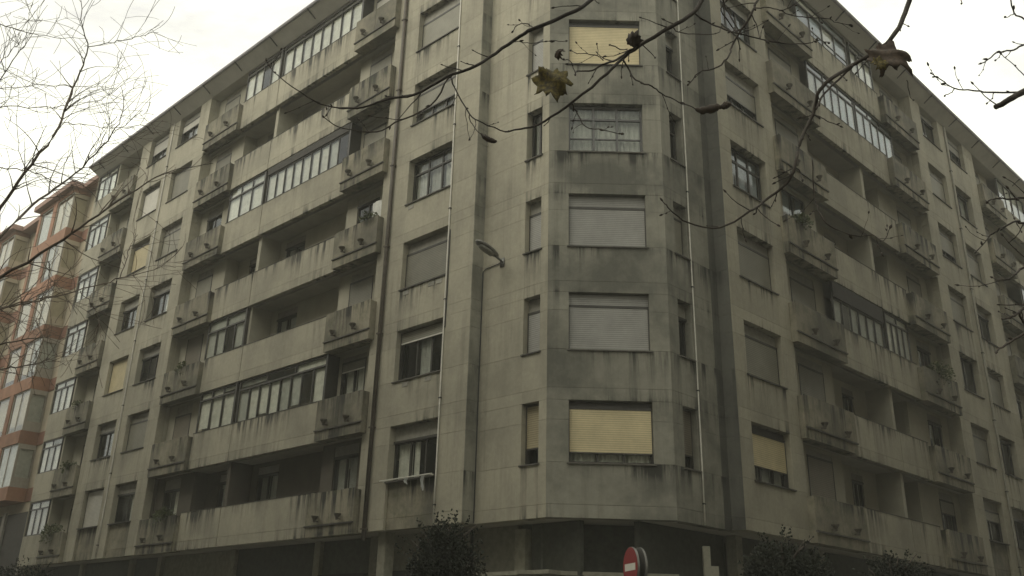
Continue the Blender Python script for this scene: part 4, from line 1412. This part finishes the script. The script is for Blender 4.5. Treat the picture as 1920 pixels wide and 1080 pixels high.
lobed_leaf(at(1036, 152, 4.88), .26, .12, math.radians(168), .3, 'leaf_dry', 3, .78)
lobed_leaf(at(1668, 103, 4.95), .30, .2, math.radians(140), .4, 'leaf_brown', 5, .72)
lobed_leaf(at(1650, 118, 4.90), .11, .1, math.radians(210), .3, 'leaf_dry', 7, .8)
lobed_leaf(at(1187, 74, 4.93), .11, .7, math.radians(30), 1.2, 'leaf_brown', 9)
lobed_leaf(at(1045, 96, 4.93), .075, .7, math.radians(100), 1.5, 'leaf_brown', 11)


def curled(pts, w_, seed):
    r = random.Random(seed)
    P = [at(x, y, 4.98) for x, y in pts]
    rad = [w_*s_ for s_ in (.25, .8, 1, .85, .3)]
    Q, Rr = smooth(P, rad, 4, .002, r)
    Rr = [x*r.uniform(.8, 1.15) for x in Rr]
    mk('leaf', MB().tube(Q, Rr, 9), I4, 'leaf_brown', TR, True)


curled([(1304, 204), (1315, 207), (1330, 205), (1344, 201), (1353, 201)], .027, 1)
curled([(1350, 201), (1356, 200), (1361, 197), (1366, 196), (1369, 194)], .022, 2)
curled([(902, 250), (908, 256), (915, 261), (923, 264), (931, 266)], .018, 3)

# fine-twigged tree on the left, trunk outside the view
BT = empty('birch_tree', (-9.2, 12.6, 0), 'bare fine-twigged tree reaching in front of the terracotta building and the pale sky', 'tree')
rl = random.Random(4)
YT = 12.0
tk = MB()
tk.tube([Vector((-9.2, 12.6, -.02)), Vector((-9.15, 12.5, 2)), Vector((-9.1, 12.4, 4)), Vector((-8.9, 12.2, 6.5)), Vector((-8.8, 12.1, 8.2))], [.16, .13, .115, .09, .05], 12)
mk('trunk', tk, I4, 'bark', BT, True)
ppmT = FPX/(YT*1.12)
allseg = []


def tree_branch(pts, w0, w1, root=None, name='branch'):
    n = len(pts)
    P = [at(x, y, YT+.25*math.sin(i*1.3+pts[0][1])) for i, (x, y) in enumerate(pts)]
    rad = [.5*(w0+(w1-w0)*i/(n-1))/ppmT for i in range(n)]
    if root is not None:
        P = [Vector(root)]+P
        rad = [rad[0]*1.25]+rad
    Q, Rr = smooth(P, rad, 4, .018, rl)
    mk(name, MB().tube(Q, Rr, 6), I4, 'twigl', BT, True)
    allseg.append((Q, Rr))
    return Q


def root(z):
    return (-9.1, 12.35, z)


tree_branch([(-60, 460), (0, 390), (45, 325), (100, 255), (125, 195), (150, 135), (165, 88), (155, 50), (150, -10)], 6.5, 1.4, root(5.2))
tree_branch([(165, 88), (195, 82), (230, 76), (262, 68), (297, 61)], 2, .9)
tree_branch([(-60, 500), (0, 445), (60, 385), (115, 345), (165, 300), (210, 250), (230, 210), (227, 163)], 5.5, 1.1, root(4.9))
tree_branch([(208, 252), (225, 240), (262, 212), (266, 205)], 1.7, .8)
tree_branch([(-60, 560), (0, 520), (100, 460), (165, 415), (240, 365), (310, 325), (400, 306)], 7, 1.0, root(4.5))
tree_branch([(-60, 592), (0, 578), (50, 570), (100, 557), (178, 536), (230, 520), (302, 500), (341, 463)], 3.4, .9, root(4.3))
tree_branch([(-60, 708), (0, 693), (40, 687), (84, 676), (90, 674)], 3.2, 1.6, root(3.6))
tree_branch([(-60, 655), (0, 646), (40, 638), (82, 632), (95, 628)], 3.2, 1.2, root(3.8))
tree_branch([(-60, 600), (0, 580), (50, 566), (89, 556), (130, 545)], 3.4, 1.2, root(4.2))
tree_branch([(-60, 205), (0, 201), (70, 201), (130, 199), (190, 188), (215, 168)], 2.2, .9, root(7.3))
tree_branch([(-60, 175), (0, 166), (60, 160), (140, 162), (205, 165)], 1.8, .8, root(7.6))
tree_branch([(-60, 25), (0, 45), (50, 61), (100, 70), (160, 72)], 2.4, .8, root(8.1))
tree_branch([(-60, 310), (0, 314), (55, 320), (90, 335), (125, 346), (180, 338)], 2.4, .9, root(6.2))
tree_branch([(112, 230), (150, 232), (205, 240), (275, 236)], 1.8, .8)
tree_branch([(-50, 240), (0, 150), (30, 105), (60, 65), (80, 35)], 2.6, .8, root(6.8))
tree_branch([(-50, 165), (0, 118), (20, 95), (36, 80), (36, 60)], 2, .8, root(7.2))
tree_branch([(50, 320), (38, 290), (32, 240), (33, 160)], 1.6, .8)
tree_branch([(90, 490), (92, 510), (94, 530), (100, 545)], 2, 1.4)
tree_branch([(165, 300), (190, 270), (203, 235), (204, 190)], 1.5, .7)
tree_branch([(65, 600), (80, 632), (72, 655), (66, 672)], 1.6, 1)
tree_branch([(150, 545), (170, 570), (182, 596), (190, 610)], 1.4, .8)
tree_branch([(225, 520), (240, 480), (244, 462), (258, 440)], 1.8, 1.0)
twigs = MB()
for gen in range(2):
    new = []
    for Q, Rr in list(allseg):
        m_ = len(Q)
        cnt = (int(m_*.95) if gen == 0 else (1 if rl.random() < .6 else 0))
        for c in range(cnt):
            i = rl.randrange(2, m_-1) if m_ > 4 else m_-2
            d = (Q[i]-Q[i-1]).normalized()
            side = d.cross(Vector((0, 1, 0))).normalized()*rl.choice((-1, 1))
            d2 = (d*rl.uniform(.5, 1.1)+side*rl.uniform(.4, 1.0)+Vector((0, rl.uniform(-.5, .5), rl.uniform(-.1, .3)))).normalized()
            ln_ = rl.uniform(.3, .9)*(1 if gen == 0 else .6)
            k = 6
            pts = [Q[i]]
            bend = Vector((rl.uniform(-.5, .5), rl.uniform(-.15, .15), rl.uniform(-.4, .45)))
            for s_ in range(k):
                d2 = (d2+bend*.35+Vector((rl.uniform(-.12, .12), rl.uniform(-.12, .12), rl.uniform(-.12, .12)))).normalized()
                pts.append(pts[-1]+d2*ln_/k)
            r0_ = min(Rr[i]*.62, .0095)*(1 if gen == 0 else .75)
            rr = [max(r0_*(1-s_/k*.72), .0030) for s_ in range(k+1)]
            twigs.tube(pts, rr, 4)
            new.append((pts, rr))
    allseg = new if gen == 0 else allseg
tw = mk('twigs', twigs, I4, 'twigl', BT, True)
tw['kind'] = 'stuff'

# ------------------------------------------------------------------ damp winter air
hz = bpy.data.materials.new('haze')
hz.use_nodes = True
ht_ = hz.node_tree
ht_.nodes.remove(ht_.nodes['Principled BSDF'])
pv = N(ht_, 'ShaderNodeVolumePrincipled')
pv.inputs['Color'].default_value = (.95, .95, .88, 1)
pv.inputs['Density'].default_value = HAZE
pv.inputs['Anisotropy'].default_value = .35
ht_.links.new(pv.outputs['Volume'], ht_.nodes['Material Output'].inputs['Volume'])
link('haze', MB().poly([(-410, -410), (410, -410), (410, 410), (-410, 410)], -1.5, 30.5).mesh('haze', hz), I4, None, kind='stuff')
